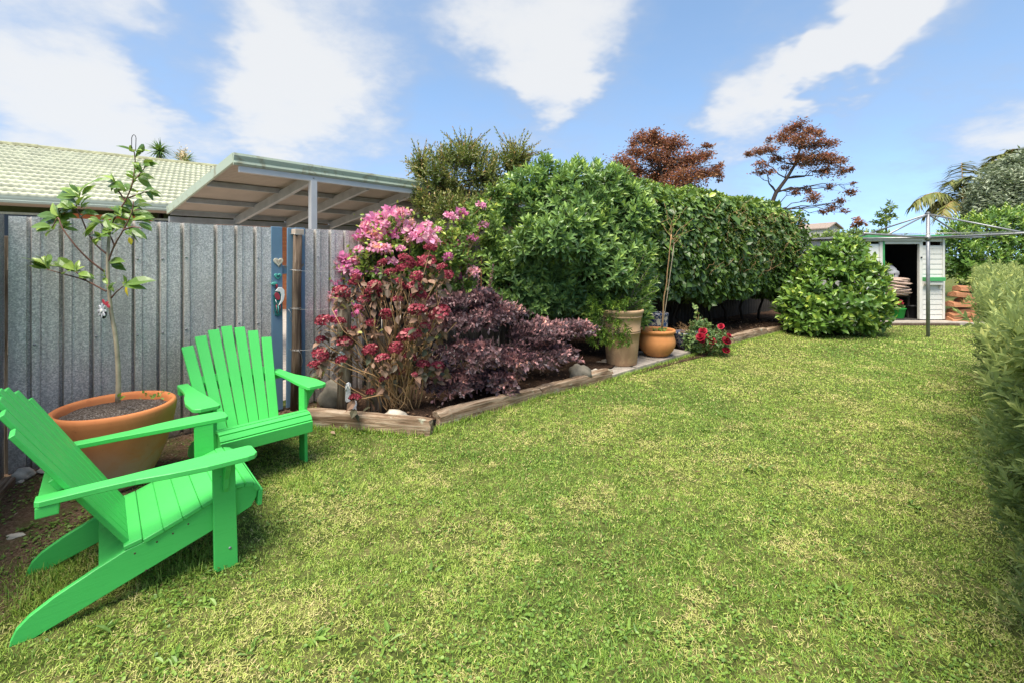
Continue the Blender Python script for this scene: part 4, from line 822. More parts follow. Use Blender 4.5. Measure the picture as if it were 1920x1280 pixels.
# ---- big green shrub with leaf rosettes
M['shrub'] = leafmat('bright_shrub_leaf', [(0, (0.084, 0.169, 0.055)), (0.4, (0.175, 0.294, 0.094)), (0.75, (0.329, 0.481, 0.116)), (1, (0.588, 0.7, 0.165))], .33, .22, .5)
def rosette_mesh(seed, K=11, L_=.10, ll=.088, lw=.034, m='shrub', base=.4):
    lv = Leaves(); lv.shoots(np.zeros((1, 3)), np.array([[0, 0, 1.]]), K, L_, ll, lw, (.30, 1.35), tint=np.array([base]), fresh=.45); return lv.mesh('leaf_cluster', M[m])
def aim(o, p, a, roll, s):
    q = Vector(a).to_track_quat('Z', 'Y').to_matrix().to_4x4() @ Matrix.Rotation(roll, 4, 'Z'); o.matrix_local = Matrix.Translation(Vector(p)) @ q @ Matrix.Scale(s, 4)
def big_shrub():
    Y = 6.95; cl = [pc(1060, 440, 95, Y, 105, .15), pc(1010, 480, 60, Y, 70, .1), pc(1130, 470, 60, Y, 80, .15), pc(1060, 540, 70, Y, 50, .1)]
    outl = [(905, 470), (915, 400), (935, 355), (975, 335), (1010, 312), (1050, 325), (1085, 305), (1120, 325), (1160, 330), (1195, 352), (1212, 400), (1215, 470), (1205, 540), (1185, 590), (1140, 640), (1095, 628), (1040, 605), (985, 585), (940, 555), (912, 520)]
    rr_ = random.Random(3)
    for k_ in range(46):
        a = outl[k_ % 20] if k_ < 20 else (rr_.uniform(925, 1200), rr_.uniform(345, 600)); f_ = rr_.uniform(.80, .92) if k_ < 20 else 1.0
        px, py = 1062+(a[0]-1062)*f_, 460+(a[1]-460)*f_; e_ = min(1, ((px-1062)/150)**2+((py-460)/150)**2); r_ = rr_.uniform(24, 40)
        cl.append(pc(px, py, r_, Y, r_*rr_.uniform(.8, 1.15), .1-.75*(1-e_)+rr_.uniform(-.12, .12)))
    base = Vector((cl[0][0][0], Y+.25, .06)); root = empty('green_shrub', base, 0, label='big rounded bright green shrub with rosettes of leaves beside the tall pot', cat='shrub')
    P, A = clump_points(cl, 62, (.84, 1.15), .6); P2, A2 = clump_points(cl[:4], 70, (.6, .95), .4)
    tops = []                                                        # upright leading shoots breaking the outline
    for px, py in ((1000, 318), (1015, 300), (1030, 312), (1050, 335), (1085, 292), (1098, 300), (1108, 318), (1120, 330), (1137, 318), (960, 345), (940, 352), (975, 332), (1160, 325), (1185, 345), (1070, 318)):
        for j in range(4):
            tops.append(arr(at(px+random.gauss(0, 4), py+12*j, Y+.15+random.gauss(0, .12))))
    tops = np.array(tops); At = np.array([[0, 0, 1.]])+RNG.normal(0, .15, (len(tops), 3))
    keep = P[:, 2] > .55; P, A = P[keep], A[keep]
    # nearest outside rosettes are parts of their own, the rest one mass
    front = (A[:, 1] < -.15); order = np.argsort(P[:, 1]-10*front); pick = order[:280]; rest = np.setdiff1d(np.arange(len(P)), pick)
    vm = [rosette_mesh(i, random.choice((9, 10, 11, 12)), .15, .142, .054, 'shrub', .1+.1*i) for i in range(7)]
    for i in pick: aim(link('leaf_cluster', random.choice(vm), root), P[i]-arr(base), A[i], random.uniform(0, 6.28), random.uniform(.8, 1.15))
    lv = Leaves(); lv.shoots(P[rest], A[rest], 10, .15, .138, .052, (.3, 1.35), fresh=.45); lv.shoots(P2, A2, 9, .14, .13, .05, (.4, 1.4), tint=RNG.uniform(0, .6, len(P2)), fresh=.2)
    lv.shoots(tops, At, 9, .12, .105, .038, (.3, 1.1), tint=RNG.uniform(.2, .8, len(tops)), fresh=.45)
    lv.build('foliage', M['shrub'], root, base, kind='stuff')
    st = MB(); b = Vector((base.x, base.y, .0))
    for i in range(4): limb(b+Vector((random.uniform(-.12, .12), random.uniform(-.1, .1), .02)), Vector(cl[i][0]), .045, .015, st)
    for i in range(120):
        j = random.randrange(len(P)); q = Vector(P[j]); c = min(cl, key=lambda c_: (Vector(c_[0])-q).length); limb(Vector(c[0]), q, .008, .003, st, 4, .05, 0, 4)
    tubes(st, 'branches', M['bark_dark'], root, base, kind='stuff')
big_shrub()
# ---- tree behind the fence with small bronzy leaves on upright twigs
def twig_tree(name, label, Y, crown, twigs, trunkpx, m, leaf=(.045, .02), K=16, tl=.45, bark='bark', cat='tree', up=.7, trad=.06, dens=26, extra=None):
    cl = [pc(a, b, r, Y, r2, dy) for a, b, r, r2, dy in crown]; tb0 = Vector((at(trunkpx[0][0], 480, Y).x, Y, 0)); root = empty(name, tb0, 0, label=label, cat=cat)
    P, A = clump_points(cl, dens, (.6, 1.05), up); lv = Leaves(); lv.shoots(P, A, K, tl, leaf[0], leaf[1], (.45, .95), 'diamond', fresh=.35, taper=.2)
    st = MB()
    for px, py in twigs:
        tip = at(px, py, Y+random.gauss(0, .2)); c = min(cl, key=lambda c_: (Vector(c_[0])-tip).length); c0 = Vector(c[0]); d = (tip-c0); P1 = np.array([arr(c0+d*(1-.28*j)) for j in range(3)])
        dd = unit(arr(d)[None]+RNG.normal(0, .05, (3, 3))); lv.shoots(P1, np.repeat(dd[:1], 3, 0), 13, .3, leaf[0], leaf[1], (.4, .9), 'diamond', tint=RNG.uniform(.5, 1, 3), fresh=.3); limb(c0, tip, .006, .002, st, 5, .02, .03, 4)
    for i in range(0, len(P), 2): q = Vector(P[i]); limb(q-Vector(A[i])*tl*1.2, q, .004, .0015, st, 2, .01, 0, 3)
    pts = [at(px, py, Y) for px, py in trunkpx]; pts[0].z = 0; st2 = MB(); st2.tube(pts, [trad*(1-.5*i/len(pts)) for i in range(len(pts))], 8)
    for c in cl: limb(pts[-1] if random.random() < .7 else pts[-2], Vector(c[0]), trad*.4, .012, st2, 5, .06)
    lv.build('crown', M[m], root, tb0, kind='stuff'); tubes(st, 'twigs', M['redtwig'], root, tb0, kind='stuff'); tubes(st2, 'trunk', M[bark], root, tb0); return root
twig_tree('bushy_tree', 'bushy olive green tree with bronze twig tips rising behind the carport end', 7.9,
  [(830, 330, 58, 55, 0), (905, 320, 62, 50, .2), (965, 300, 45, 38, .3), (800, 370, 38, 40, -.1), (870, 290, 60, 30, .1), (850, 385, 60, 30, -.2), (930, 370, 60, 40, .2), (790, 310, 28, 34, 0)],
  [(752, 303), (772, 262), (783, 266), (800, 262), (828, 247), (838, 252), (850, 241), (862, 240), (872, 246), (884, 241), (902, 252), (918, 244), (928, 240), (945, 252), (962, 262), (984, 242), (990, 247), (996, 252), (1012, 266), (1030, 280), (1025, 287), (762, 330), (770, 345), (815, 268), (890, 262), (955, 255), (1005, 285)],
  [(862, 480), (864, 420), (858, 395), (846, 368), (838, 355)], 'olive', (.066, .030), 14, .34, dens=120)
# ---- bougainvillea
M['bract'] = leafmat('pink_bract', [(0, (.66, .18, .38)), (.4, (.82, .36, .56)), (.7, (.90, .52, .62)), (.88, (.92, .58, .48)), (1, (.86, .50, .26))], .6, .35, .2, tcol=(.9, .3, .5))
M['blossom_leaf'] = leafmat('bougainvillea_leaf', [(0, (0.053, 0.101, 0.022)), (0.5, (0.15, 0.243, 0.048)), (0.85, (0.33, 0.446, 0.072)), (1, (0.63, 0.621, 0.108))], .4, .25)
def bougainvillea():
    Y = 5.55; base = Vector((at(775, 480, Y).x, Y, .06)); root = empty('bougainvillea', base, 0, label='pink flowering bougainvillea spilling over the iron fence', cat='shrub')
    cl = [pc(a, b, r, Y, r2, dy) for a, b, r, r2, dy in ((740, 450, 60, 45, 0), (800, 460, 60, 48, 0), (690, 500, 50, 36, -.1), (760, 510, 70, 45, 0), (850, 480, 55, 60, .1), (640, 525, 36, 22, -.15), (880, 430, 40, 40, .2), (725, 415, 30, 22, .1), (900, 395, 34, 36, .35), (850, 540, 55, 40, .1), (920, 440, 30, 50, .3), (930, 360, 26, 24, .5))]
    P, A = clump_points(cl, 85, (.6, 1.05), .4); lv = Leaves(); lv.shoots(P, A, 9, .18, .072, .042, (.4, 1.3), fresh=.4)
    Z = [(740, 75, 45), (790, 55, 25), (640, 110, 40), (700, 130, 25), (765, 185, 35), (830, 130, 35), (860, 165, 40), (920, 185, 45), (625, 200, 45), (690, 190, 40), (650, 250, 30), (700, 260, 30), (840, 220, 30), (790, 255, 20), (1090, 240, 35), (990, 155, 20), (975, 225, 25), (480, 240, 20), (440, 320, 50), (490, 330, 40), (430, 370, 50), (380, 390, 40), (500, 380, 30), (640, 385, 35), (740, 325, 25), (320, 500, 35), (370, 480, 40), (270, 480, 35), (415, 510, 30), (300, 320, 34), (265, 315, 24), (350, 440, 34), (300, 455, 30), (420, 440, 34), (540, 330, 26), (580, 180, 30), (820, 60, 22), (930, 130, 26), (480, 610, 45), (530, 600, 35), (490, 575, 20), (340, 400, 30), (550, 390, 20), (1150, 325, 20), (600, 130, 25), (890, 200, 30), (560, 260, 22), (1060, 80, 26), (1120, 60, 24), (1180, 200, 22), (1240, 130, 24), (1230, 20, 20), (1050, 300, 22), (1190, 380, 26), (1100, 400, 22)]
    st = MB(); vm = []
    for v in range(5):
        b = Leaves(); n = 60; d = rdir(n); d[:, 2] = np.abs(d[:, 2])*.9-.15; q = d*RNG.uniform(.55, 1.0, (n, 1)); t0 = np.clip(RNG.normal(.32+.10*v, .16), .1, .9)
        b.add(q, d*.5+RNG.normal(0, .6, (n, 3)), d+RNG.normal(0, .4, (n, 3)), RNG.uniform(.5, .8, n), RNG.uniform(.36, .56, n), np.clip(RNG.normal(t0, .18, n), 0, 1), 'leaf'); vm.append(b.mesh('flower_cluster', M['bract']))
    for zx, zy, r in Z:
        px, py = 480+zx/2.91, 380+zy/2.91; y = Y-.28+random.uniform(-.12, .1)+(.35 if px > 850 else 0)-(.25 if zy > 560 else 0); p = at(px, py, y); o = link('flower_cluster', random.choice(vm), root)
        o.location = p-base; o.scale = (r/2.91/F*y*1.3,)*3; o.rotation_euler = (random.gauss(0, .3), random.gauss(0, .3), random.uniform(0, 6))
        c = min(cl, key=lambda c_: (Vector(c_[0])-p).length); limb(Vector(c[0]), p, .006, .003, st, 4, .05, .05, 4)
        n = 10; P3 = arr(p)+RNG.normal(0, .07, (n, 3)); lv.add(P3, rdir(n), rdir(n)+np.array([0, -.5, .8]), .05, .03, RNG.uniform(.3, 1, n))
    for c in cl: limb(base, Vector(c[0]), .02, .008, st, 6, .05, .05)
    lv.build('foliage', M['blossom_leaf'], root, base, kind='stuff'); tubes(st, 'branches', M['twig'], root, base, kind='stuff')
bougainvillea()
# ---- hydrangea with dried crimson heads
M['hydra'] = leafmat('crimson_floret', [(0, (0.12, 0.014, 0.025)), (0.35, (0.258, 0.031, 0.052)), (0.7, (0.394, 0.073, 0.098)), (0.9, (0.5, 0.199, 0.197)), (1, (0.484, 0.28, 0.224))], .7, .2, .2, tcol=(.5, .08, .12))
M['hydleaf'] = leafmat('bronze_hydrangea_leaf', [(0, (0.045, 0.068, 0.033)), (0.35, (0.128, 0.09, 0.063)), (0.65, (0.255, 0.15, 0.098)), (0.85, (0.375, 0.225, 0.15)), (1, (0.39, 0.375, 0.105))], .55, .2, .35, tcol=(.3, .12, .06))
def hydrangea():
    base = G(748, 772, .06); root = empty('hydrangea', base, 0, label='leggy hydrangea bush with dried crimson flower heads by the sleepers', cat='shrub'); vm = []
    for v in range(4):
        b = Leaves(); n = 150; d = rdir(n); d[:, 2] = np.abs(d[:, 2])*1.0-.22; d = unit(d); q = d*np.array([1, 1, .72])*RNG.uniform(.86, 1.02, (n, 1)); t0 = .28+.12*v
        b.add(q, np.cross(d, rdir(n))+d*.25, d+RNG.normal(0, .25, (n, 3)), RNG.uniform(.26, .40, n), RNG.uniform(.26, .38, n), np.clip(RNG.normal(t0, .22, n), 0, 1), 'round'); n2 = 40; d = rdir(n2); d[:, 2] = np.abs(d[:, 2])-.4
        b.add(d*.6, d, rdir(n2), .3, .25, np.full(n2, .05), 'diamond'); vm.append(b.mesh('flower_head', M['hydra']))
    Z = [(820, 320, 40), (930, 325, 45), (790, 360, 30), (1015, 352, 25), (1040, 395, 32), (878, 402, 30), (550, 440, 35), (790, 445, 35), (645, 450, 30), (465, 490, 40), (640, 490, 38), (895, 510, 40), (775, 530, 25), (590, 530, 30), (880, 588, 42), (1005, 605, 48), (710, 610, 30), (372, 645, 38), (455, 648, 28), (520, 700, 28), (835, 730, 50), (915, 685, 30), (485, 760, 35), (625, 800, 35), (765, 790, 33), (690, 847, 32), (350, 830, 38), (320, 885, 28), (355, 745, 22), (912, 880, 30), (985, 890, 32), (840, 840, 28), (465, 855, 25), (780, 915, 28), (540, 1060, 26), (625, 1030, 22), (700, 960, 22), (730, 380, 25), (950, 250, 30), (865, 462, 36), (545, 405, 22), (865, 935, 15), (690, 330, 24), (630, 655, 24), (560, 575, 20)]
    st = MB(); lv = Leaves(); hl = [Leaves().add(np.zeros((1, 3)), np.array([[1., 0, -.15]]), np.array([[0, 0, 1.]]), 1.0, .62, np.array([t]), 'leaf').mesh('leaf', M['hydleaf']) for t in (.05, .15, .25, .35, .45, .55, .65, .75, .85)]
    def big_leaf(p, d, s):
        o = link('leaf', random.choice(hl), root); q = Vector(d).to_track_quat('X', 'Z').to_matrix().to_4x4(); o.matrix_local = Matrix.Translation(p-base) @ q @ Matrix.Rotation(random.gauss(0, .5), 4, 'X') @ Matrix.Scale(s, 4)
    for zx, zy, r in Z:
        px, py = 480+zx/2.91, 380+zy/2.91; y = base.y-.22+random.uniform(-.22, .2); p = at(px, py, y); rr = r/2.91/F*y*1.18; o = link('flower_head', random.choice(vm), root)
        o.location = p-base; o.scale = (rr, rr, rr*.9); o.rotation_euler = (random.gauss(.15, .2), random.gauss(0, .2), random.uniform(0, 6))
        b0_ = base+Vector((random.gauss(0, .07), random.gauss(0, .05), 0)); mid = b0_.lerp(p, .45)+Vector((0, 0, .10)); a = limb(b0_, mid, .0075, .006, st, 4, .02, 0, 5); limb(mid, p-Vector((0, 0, rr*.2)), .006, .004, st, 4, .025, 0, 5)
        for j in range(4):
            a_ = random.uniform(0, 6.28); big_leaf(p+Vector((0, 0, -rr*.45-.04*j)), (math.cos(a_), math.sin(a_)-.3, random.uniform(-1.1, .0)), random.uniform(.07, .12))
    for i in range(54):                                   # bare and leafy side stems
        a_ = random.uniform(0, 6.28); sp = random.uniform(.1, .62); hgt = random.uniform(.35, 1.25); b0_ = base+Vector((random.gauss(0, .09), random.gauss(0, .06), 0)); tip = base+Vector((math.cos(a_)*sp*1.15, math.sin(a_)*sp*.6, hgt))
        pts = limb(b0_, tip, .0065, .003, st, 5, .03, .02, 4)
        if random.random() < .8:
            for j in range(2): big_leaf(pts[random.choice((3, 4, 5))], (random.gauss(0, 1), random.gauss(-.3, .8), random.uniform(-.8, .2)), random.uniform(.05, .105))
        if random.random() < .5: q = pts[3]; limb(q, q+Vector((random.gauss(0, .12), random.gauss(0, .1), random.uniform(.05, .25))), .004, .002, st, 3, .04, 0, 4)
    for px, py, s in ((640, 640, 0), (622, 690, 0), (610, 700, 0)): limb(base, at(px, py, base.y-.15), .006, .004, st, 6, .03, -.05, 5)
    hc = [pc(a, b, r, base.y-.1, r2) for a, b, r, r2 in ((650, 560, 45, 40), (720, 540, 55, 45), (800, 540, 55, 45), (680, 620, 45, 36), (760, 610, 55, 40), (820, 620, 40, 40), (620, 660, 26, 30), (740, 680, 60, 30), (810, 690, 40, 30), (600, 690, 20, 20))]
    P, A = clump_points(hc, 26, (.3, 1.05), .3, -.95); lv.shoots(P, A, 3, .10, .085, .055, (.7, 1.5), fresh=.1); lv.build('foliage', M['hydleaf'], root, base, kind='stuff')
    tubes(st, 'stems', M['twig'], root, base, kind='stuff')
hydrangea()
# ---- purple loropetalum: tiers of arching sprays
M['purple'] = leafmat('purple_leaf', [(0, (0.049, 0.038, 0.047)), (0.4, (0.14, 0.089, 0.097)), (0.7, (0.33, 0.172, 0.174)), (0.9, (0.681, 0.322, 0.29)), (1, (0.9, 0.472, 0.348))], .38, .15, .5, tcol=(.25, .05, .07))
def purple_shrub():
    base = G(905, 742, .06)+Vector((.08, .35, 0)); root = empty('purple_shrub', base, 0, label='low spreading dark purple leaved shrub behind the long sleepers', cat='shrub'); lv = Leaves(); st = MB(); cnt = 0; Ps = []; As = []; Ts = []
    cl = [pc(a, b, r, y, r2) for a, b, r, r2, y in ((850, 600, 60, 45, 5.1), (930, 590, 70, 48, 5.5), (1010, 620, 60, 40, 5.8), (1075, 615, 45, 28, 6.0), (880, 660, 70, 50, 4.95), (960, 670, 72, 45, 5.3), (1030, 660, 52, 32, 5.7), (850, 715, 55, 36, 4.8), (930, 712, 55, 30, 5.1), (830, 560, 45, 25, 5.2), (895, 555, 45, 26, 5.5))]
    for i in range(520):
        c, r = random.choice(cl); d = rdir(1)[0]; d[2] = abs(d[2])*.8-.3; p = c+d*r*random.uniform(.5, 1.0); out = unit(((p-arr(base))*np.array([1, 1, .05]))[None])[0]+RNG.normal(0, .35, 3); out[2] = RNG.normal(.05, .2); out = unit(out[None])[0]; L_ = random.uniform(.16, .36)
        for k_ in range(7):
            t = k_/6; q = p+out*L_*(t-.5)+np.array([0, 0, -.10*L_*4*(t-.5)**2]); Ps.append(q); As.append(out+np.array([0, 0, .5-.8*t])); Ts.append(random.uniform(0, .75)+(.3 if d[2] > .25 else 0)*t)
        if i % 2 == 0: limb(Vector(p-out*L_*.6), Vector(p+out*L_*.5), .003, .0012, st, 3, .02, .08, 3)
    lv.shoots(np.array(Ps), np.array(As), 4, .06, .066, .040, (.5, 1.3), tint=np.array(Ts), fresh=.12)
    for px, py in ((870, 520), (898, 520), (925, 498), (920, 515), (915, 540), (842, 545), (935, 555), (890, 545)):
        tip = at(px, py, 5.45); b_0 = at(px-8, py+55, 5.45); P1 = np.array([arr(b_0.lerp(tip, j/5)) for j in range(6)]); lv.shoots(P1, np.repeat(unit(arr(tip-b_0)[None]), 6, 0), 7, .08, .038, .022, (.4, 1.1), tint=RNG.uniform(.5, 1, 6), fresh=.2); limb(b_0, tip, .004, .002, st, 4, .02, 0, 4)
    for c, r in cl: limb(base+Vector((random.gauss(0, .05), random.gauss(0, .05), 0)), Vector(c), .014, .005, st, 5, .05, .03)
    lv.build('foliage', M['purple'], root, base, kind='stuff'); tubes(st, 'branches', M['bark_dark'], root, base, kind='stuff')
purple_shrub()
# ---- leafy bush at the end of the hedge
M['bush'] = leafmat('broad_bush_leaf', [(0, (0.056, 0.121, 0.025)), (0.5, (0.132, 0.249, 0.044)), (0.85, (0.282, 0.408, 0.062)), (1, (0.563, 0.605, 0.1))], .3, .2, .5)
def leafy(name, label, Y, crown, m, leaf, K, tl, dens, base_px, group=None, cat='shrub', up=.4, tpl='leaf', shell=(.7, 1.05), inner=True, phi=(.4, 1.3), fresh=.35, stems=10, zmin=.05):
    cl = [pc(a, b, r, Y, r2, dy) for a, b, r, r2, dy in crown]; base = Vector((at(base_px, 480, Y).x, Y+.1, 0)); root = empty(name, base, 0, label=label, cat=cat, group=group)
    P, A = clump_points(cl, dens, shell, up, -.95); k_ = P[:, 2] > zmin; P, A = P[k_], A[k_]; lv = Leaves(); lv.shoots(P, A, K, tl, leaf[0], leaf[1], phi, tpl, fresh=fresh)
    if inner:
        P2, A2 = clump_points(cl, dens*.5, (.4, .75), up, -.95); k_ = P2[:, 2] > zmin; lv.shoots(P2[k_], A2[k_], K, tl, leaf[0], leaf[1], phi, tpl, tint=RNG.uniform(0, .5, k_.sum()), fresh=.1)
    st = MB()
    for c, r in cl: limb(base+Vector((random.gauss(0, .08), random.gauss(0, .08), 0)), Vector(c), .03*Y/9, .012, st, 5, .05)
    for i in range(stems*4): j = random.randrange(len(P)); q = Vector(P[j]); c = min(cl, key=lambda c_: (Vector(c_[0])-q).length); limb(Vector(c[0]), q, .01, .004, st, 4, .05, 0, 4)
    lv.build('foliage', M[m], root, base, kind='stuff'); tubes(st, 'branches', M['bark_dark'], root, base, kind='stuff'); return root
leafy('broadleaf_bush', 'broad leaved green bush at the right end of the hedge', 9.6, [(1560, 560, 85, 62, -.1), (1500, 575, 42, 46, -.1), (1620, 560, 42, 60, -.1), (1570, 505, 62, 48, 0), (1620, 515, 38, 38, 0), (1530, 600, 55, 28, -.3), (1600, 598, 48, 26, -.3), (1590, 465, 34, 28, .1), (1550, 480, 30, 28, .1)], 'bush', (.165, .092), 7, .24, 30, 1560)
# ---- westringia hedge along the right edge
M['west'] = leafmat('grey_green_hedge_leaf', [(0, (0.125, 0.181, 0.065)), (0.4, (0.25, 0.32, 0.11)), (0.75, (0.413, 0.477, 0.156)), (1, (0.6, 0.605, 0.209))], .5, .42, .3, tcol=(.50, .55, .20))
M['wflower'] = leafmat('pale_lilac_petal', [(0, (.62, .55, .66)), (1, (.85, .82, .86))], .6, .3, .2, tcol=(.8, .75, .85))
def near_hedge():
    A = np.array([2.06, 1.72, 0]); B = np.array([6.60, 6.40, 0]); u = (B-A)/np.linalg.norm(B-A); n = np.array([-u[1], u[0], 0]); L_ = np.linalg.norm(B-A); off = (A+B)/2-n*.5
    root = empty('clipped_hedge', tuple(off), 0, label='grey green clipped hedge with tiny lilac flowers along the right edge', cat='hedge'); lv = Leaves()
    def face(s, z): return .10*np.sin(s*2.2+z*1.5)+.08*np.sin(s*5.1-z*3.1+1)+.05*np.sin(s*9.7+z*6)-.10*np.clip(.35-z, 0, 1)+.12*np.clip(z-.6, 0, 1)-.25*np.clip((s-L_+.35)/.35, 0, 1)**2
    def top(s): return 1.365+.04*np.sin(s*2.9)+.03*np.sin(s*7.3)
    N_ = 5600; s = RNG.beta(1, 1.35, N_)*(L_+1.0)-1.0; z = RNG.uniform(.04, 1, N_)**.9*top(s); P = A+u*s[:, None]+n*(face(s, z)-RNG.exponential(.075, N_))[:, None]; P[:, 2] = z
    P += n*(RNG.uniform(0, 1, N_)**5*.08)[:, None]; Ad = n*.8+np.array([0, 0, .75])+RNG.normal(0, .42, (N_, 3)); lv.shoots(P, Ad, 14, .080, .046, .0170, (.35, 1.25), 'diamond', fresh=.30, whorl=1.57+.4, tint=RNG.beta(2, 2.2, N_)+.25*(z > 1.15))
    N2 = 4200; s = RNG.uniform(-.8, L_-.1, N2); w = RNG.uniform(-.1, .9, N2); P = A+u*s[:, None]-n*(w-.12)[:, None]; P[:, 2] = top(s)+RNG.normal(0, .035, N2)
    lv.shoots(P, np.array([0, 0, 1.])+RNG.normal(0, .35, (N2, 3)), 13, .080, .046, .0170, (.35, 1.2), 'diamond', fresh=.30, whorl=1.97, tint=RNG.uniform(.3, 1, N2))
    N3 = 1500; z = RNG.uniform(.05, 1.4, N3); w = RNG.uniform(-.05, .9, N3); P = A+u*(L_-.12+RNG.normal(0, .05, N3))[:, None]-n*w[:, None]; P[:, 2] = z
    lv.shoots(P, u*.8+np.array([0, 0, .6])+RNG.normal(0, .4, (N3, 3)), 13, .080, .046, .0170, (.35, 1.2), 'diamond', fresh=.3, whorl=1.97)
    tall = at(1848, 482, 5.6); P1 = np.array([arr(tall+Vector((random.gauss(0, .05), random.gauss(0, .05), -.05*j))) for j in range(8)]); lv.shoots(P1, np.array([[0, 0, 1.]])+RNG.normal(0, .25, (8, 3)), 13, .12, .045, .012, (.35, 1.2), 'diamond', tint=np.full(8, .95))
    lv.build('foliage', M['west'], root, off, kind='stuff')
    mb = MB(); vs = []; fs = []; k_ = 24
    for i in range(k_+1):
        s_ = -.9+(L_+.9-.3)*i/k_
        for d_, z_ in ((-.18, .05), (-.14, .6), (-.12, 1.2), (-.75, 1.2), (-.8, .05)): p = A+u*s_+n*d_; vs.append((p[0]+random.gauss(0, .02), p[1]+random.gauss(0, .02), z_+random.gauss(0, .02)))
    for i in range(k_):
        for q in range(5): fs.append((i*5+q, i*5+(q+1) % 5, (i+1)*5+(q+1) % 5, (i+1)*5+q))
    fs += [tuple(range(5)), tuple(k_*5+q for q in range(5))]; tubes(mb.add(vs, fs), 'twig_mass', M['bark_dark'], root, off)
    st = MB()
    for i in range(60):
        s_ = random.uniform(-.2, L_-.2); p = A+u*s_-n*.16; z_ = random.uniform(.1, 1.1); q = p+n*(.2+random.uniform(-.05, .05)); limb((p[0], p[1], z_), (q[0], q[1], z_+.22), .004, .002, st, 3, .05, 0, 4)
    tubes(st, 'twigs', M['twig'], root, off)
    fl = Leaves(); a = np.arange(5)*1.2566; fl.add(np.zeros((5, 3)), np.stack([np.cos(a), np.sin(a), np.full(5, .15)], 1), np.array([[0, 0, 1.]]*5), 1, .75, RNG.uniform(0, 1, 5), 'round'); fm = fl.mesh('flower', M['wflower'])
    for px, py in ((1838, 512), (1853, 517), (1850, 533), (1917, 560), (1917, 580), (1832, 690), (1832, 768), (1912, 890), (1870, 520), (1905, 700), (1880, 610), (1895, 540), (1860, 580), (1885, 1100)):
        k = (px-960)/F; s_ = (k*A[1]-A[0]-n[0]*.1+k*n[1]*.1)/(u[0]-k*u[1]); s_ = min(s_, L_-.3); p = A+u*s_+n*.12; p[2] = H+(Y0-py)/F*p[1]
        if .1 < p[2] < 1.5:
            for j in range(2): o = link('flower', fm, root); aim(o, Vector(p-off)+Vector((random.gauss(0, .015),)*3), n+np.array([0, -.2, .5])+RNG.normal(0, .3, 3), random.uniform(0, 6), .016)
near_hedge()
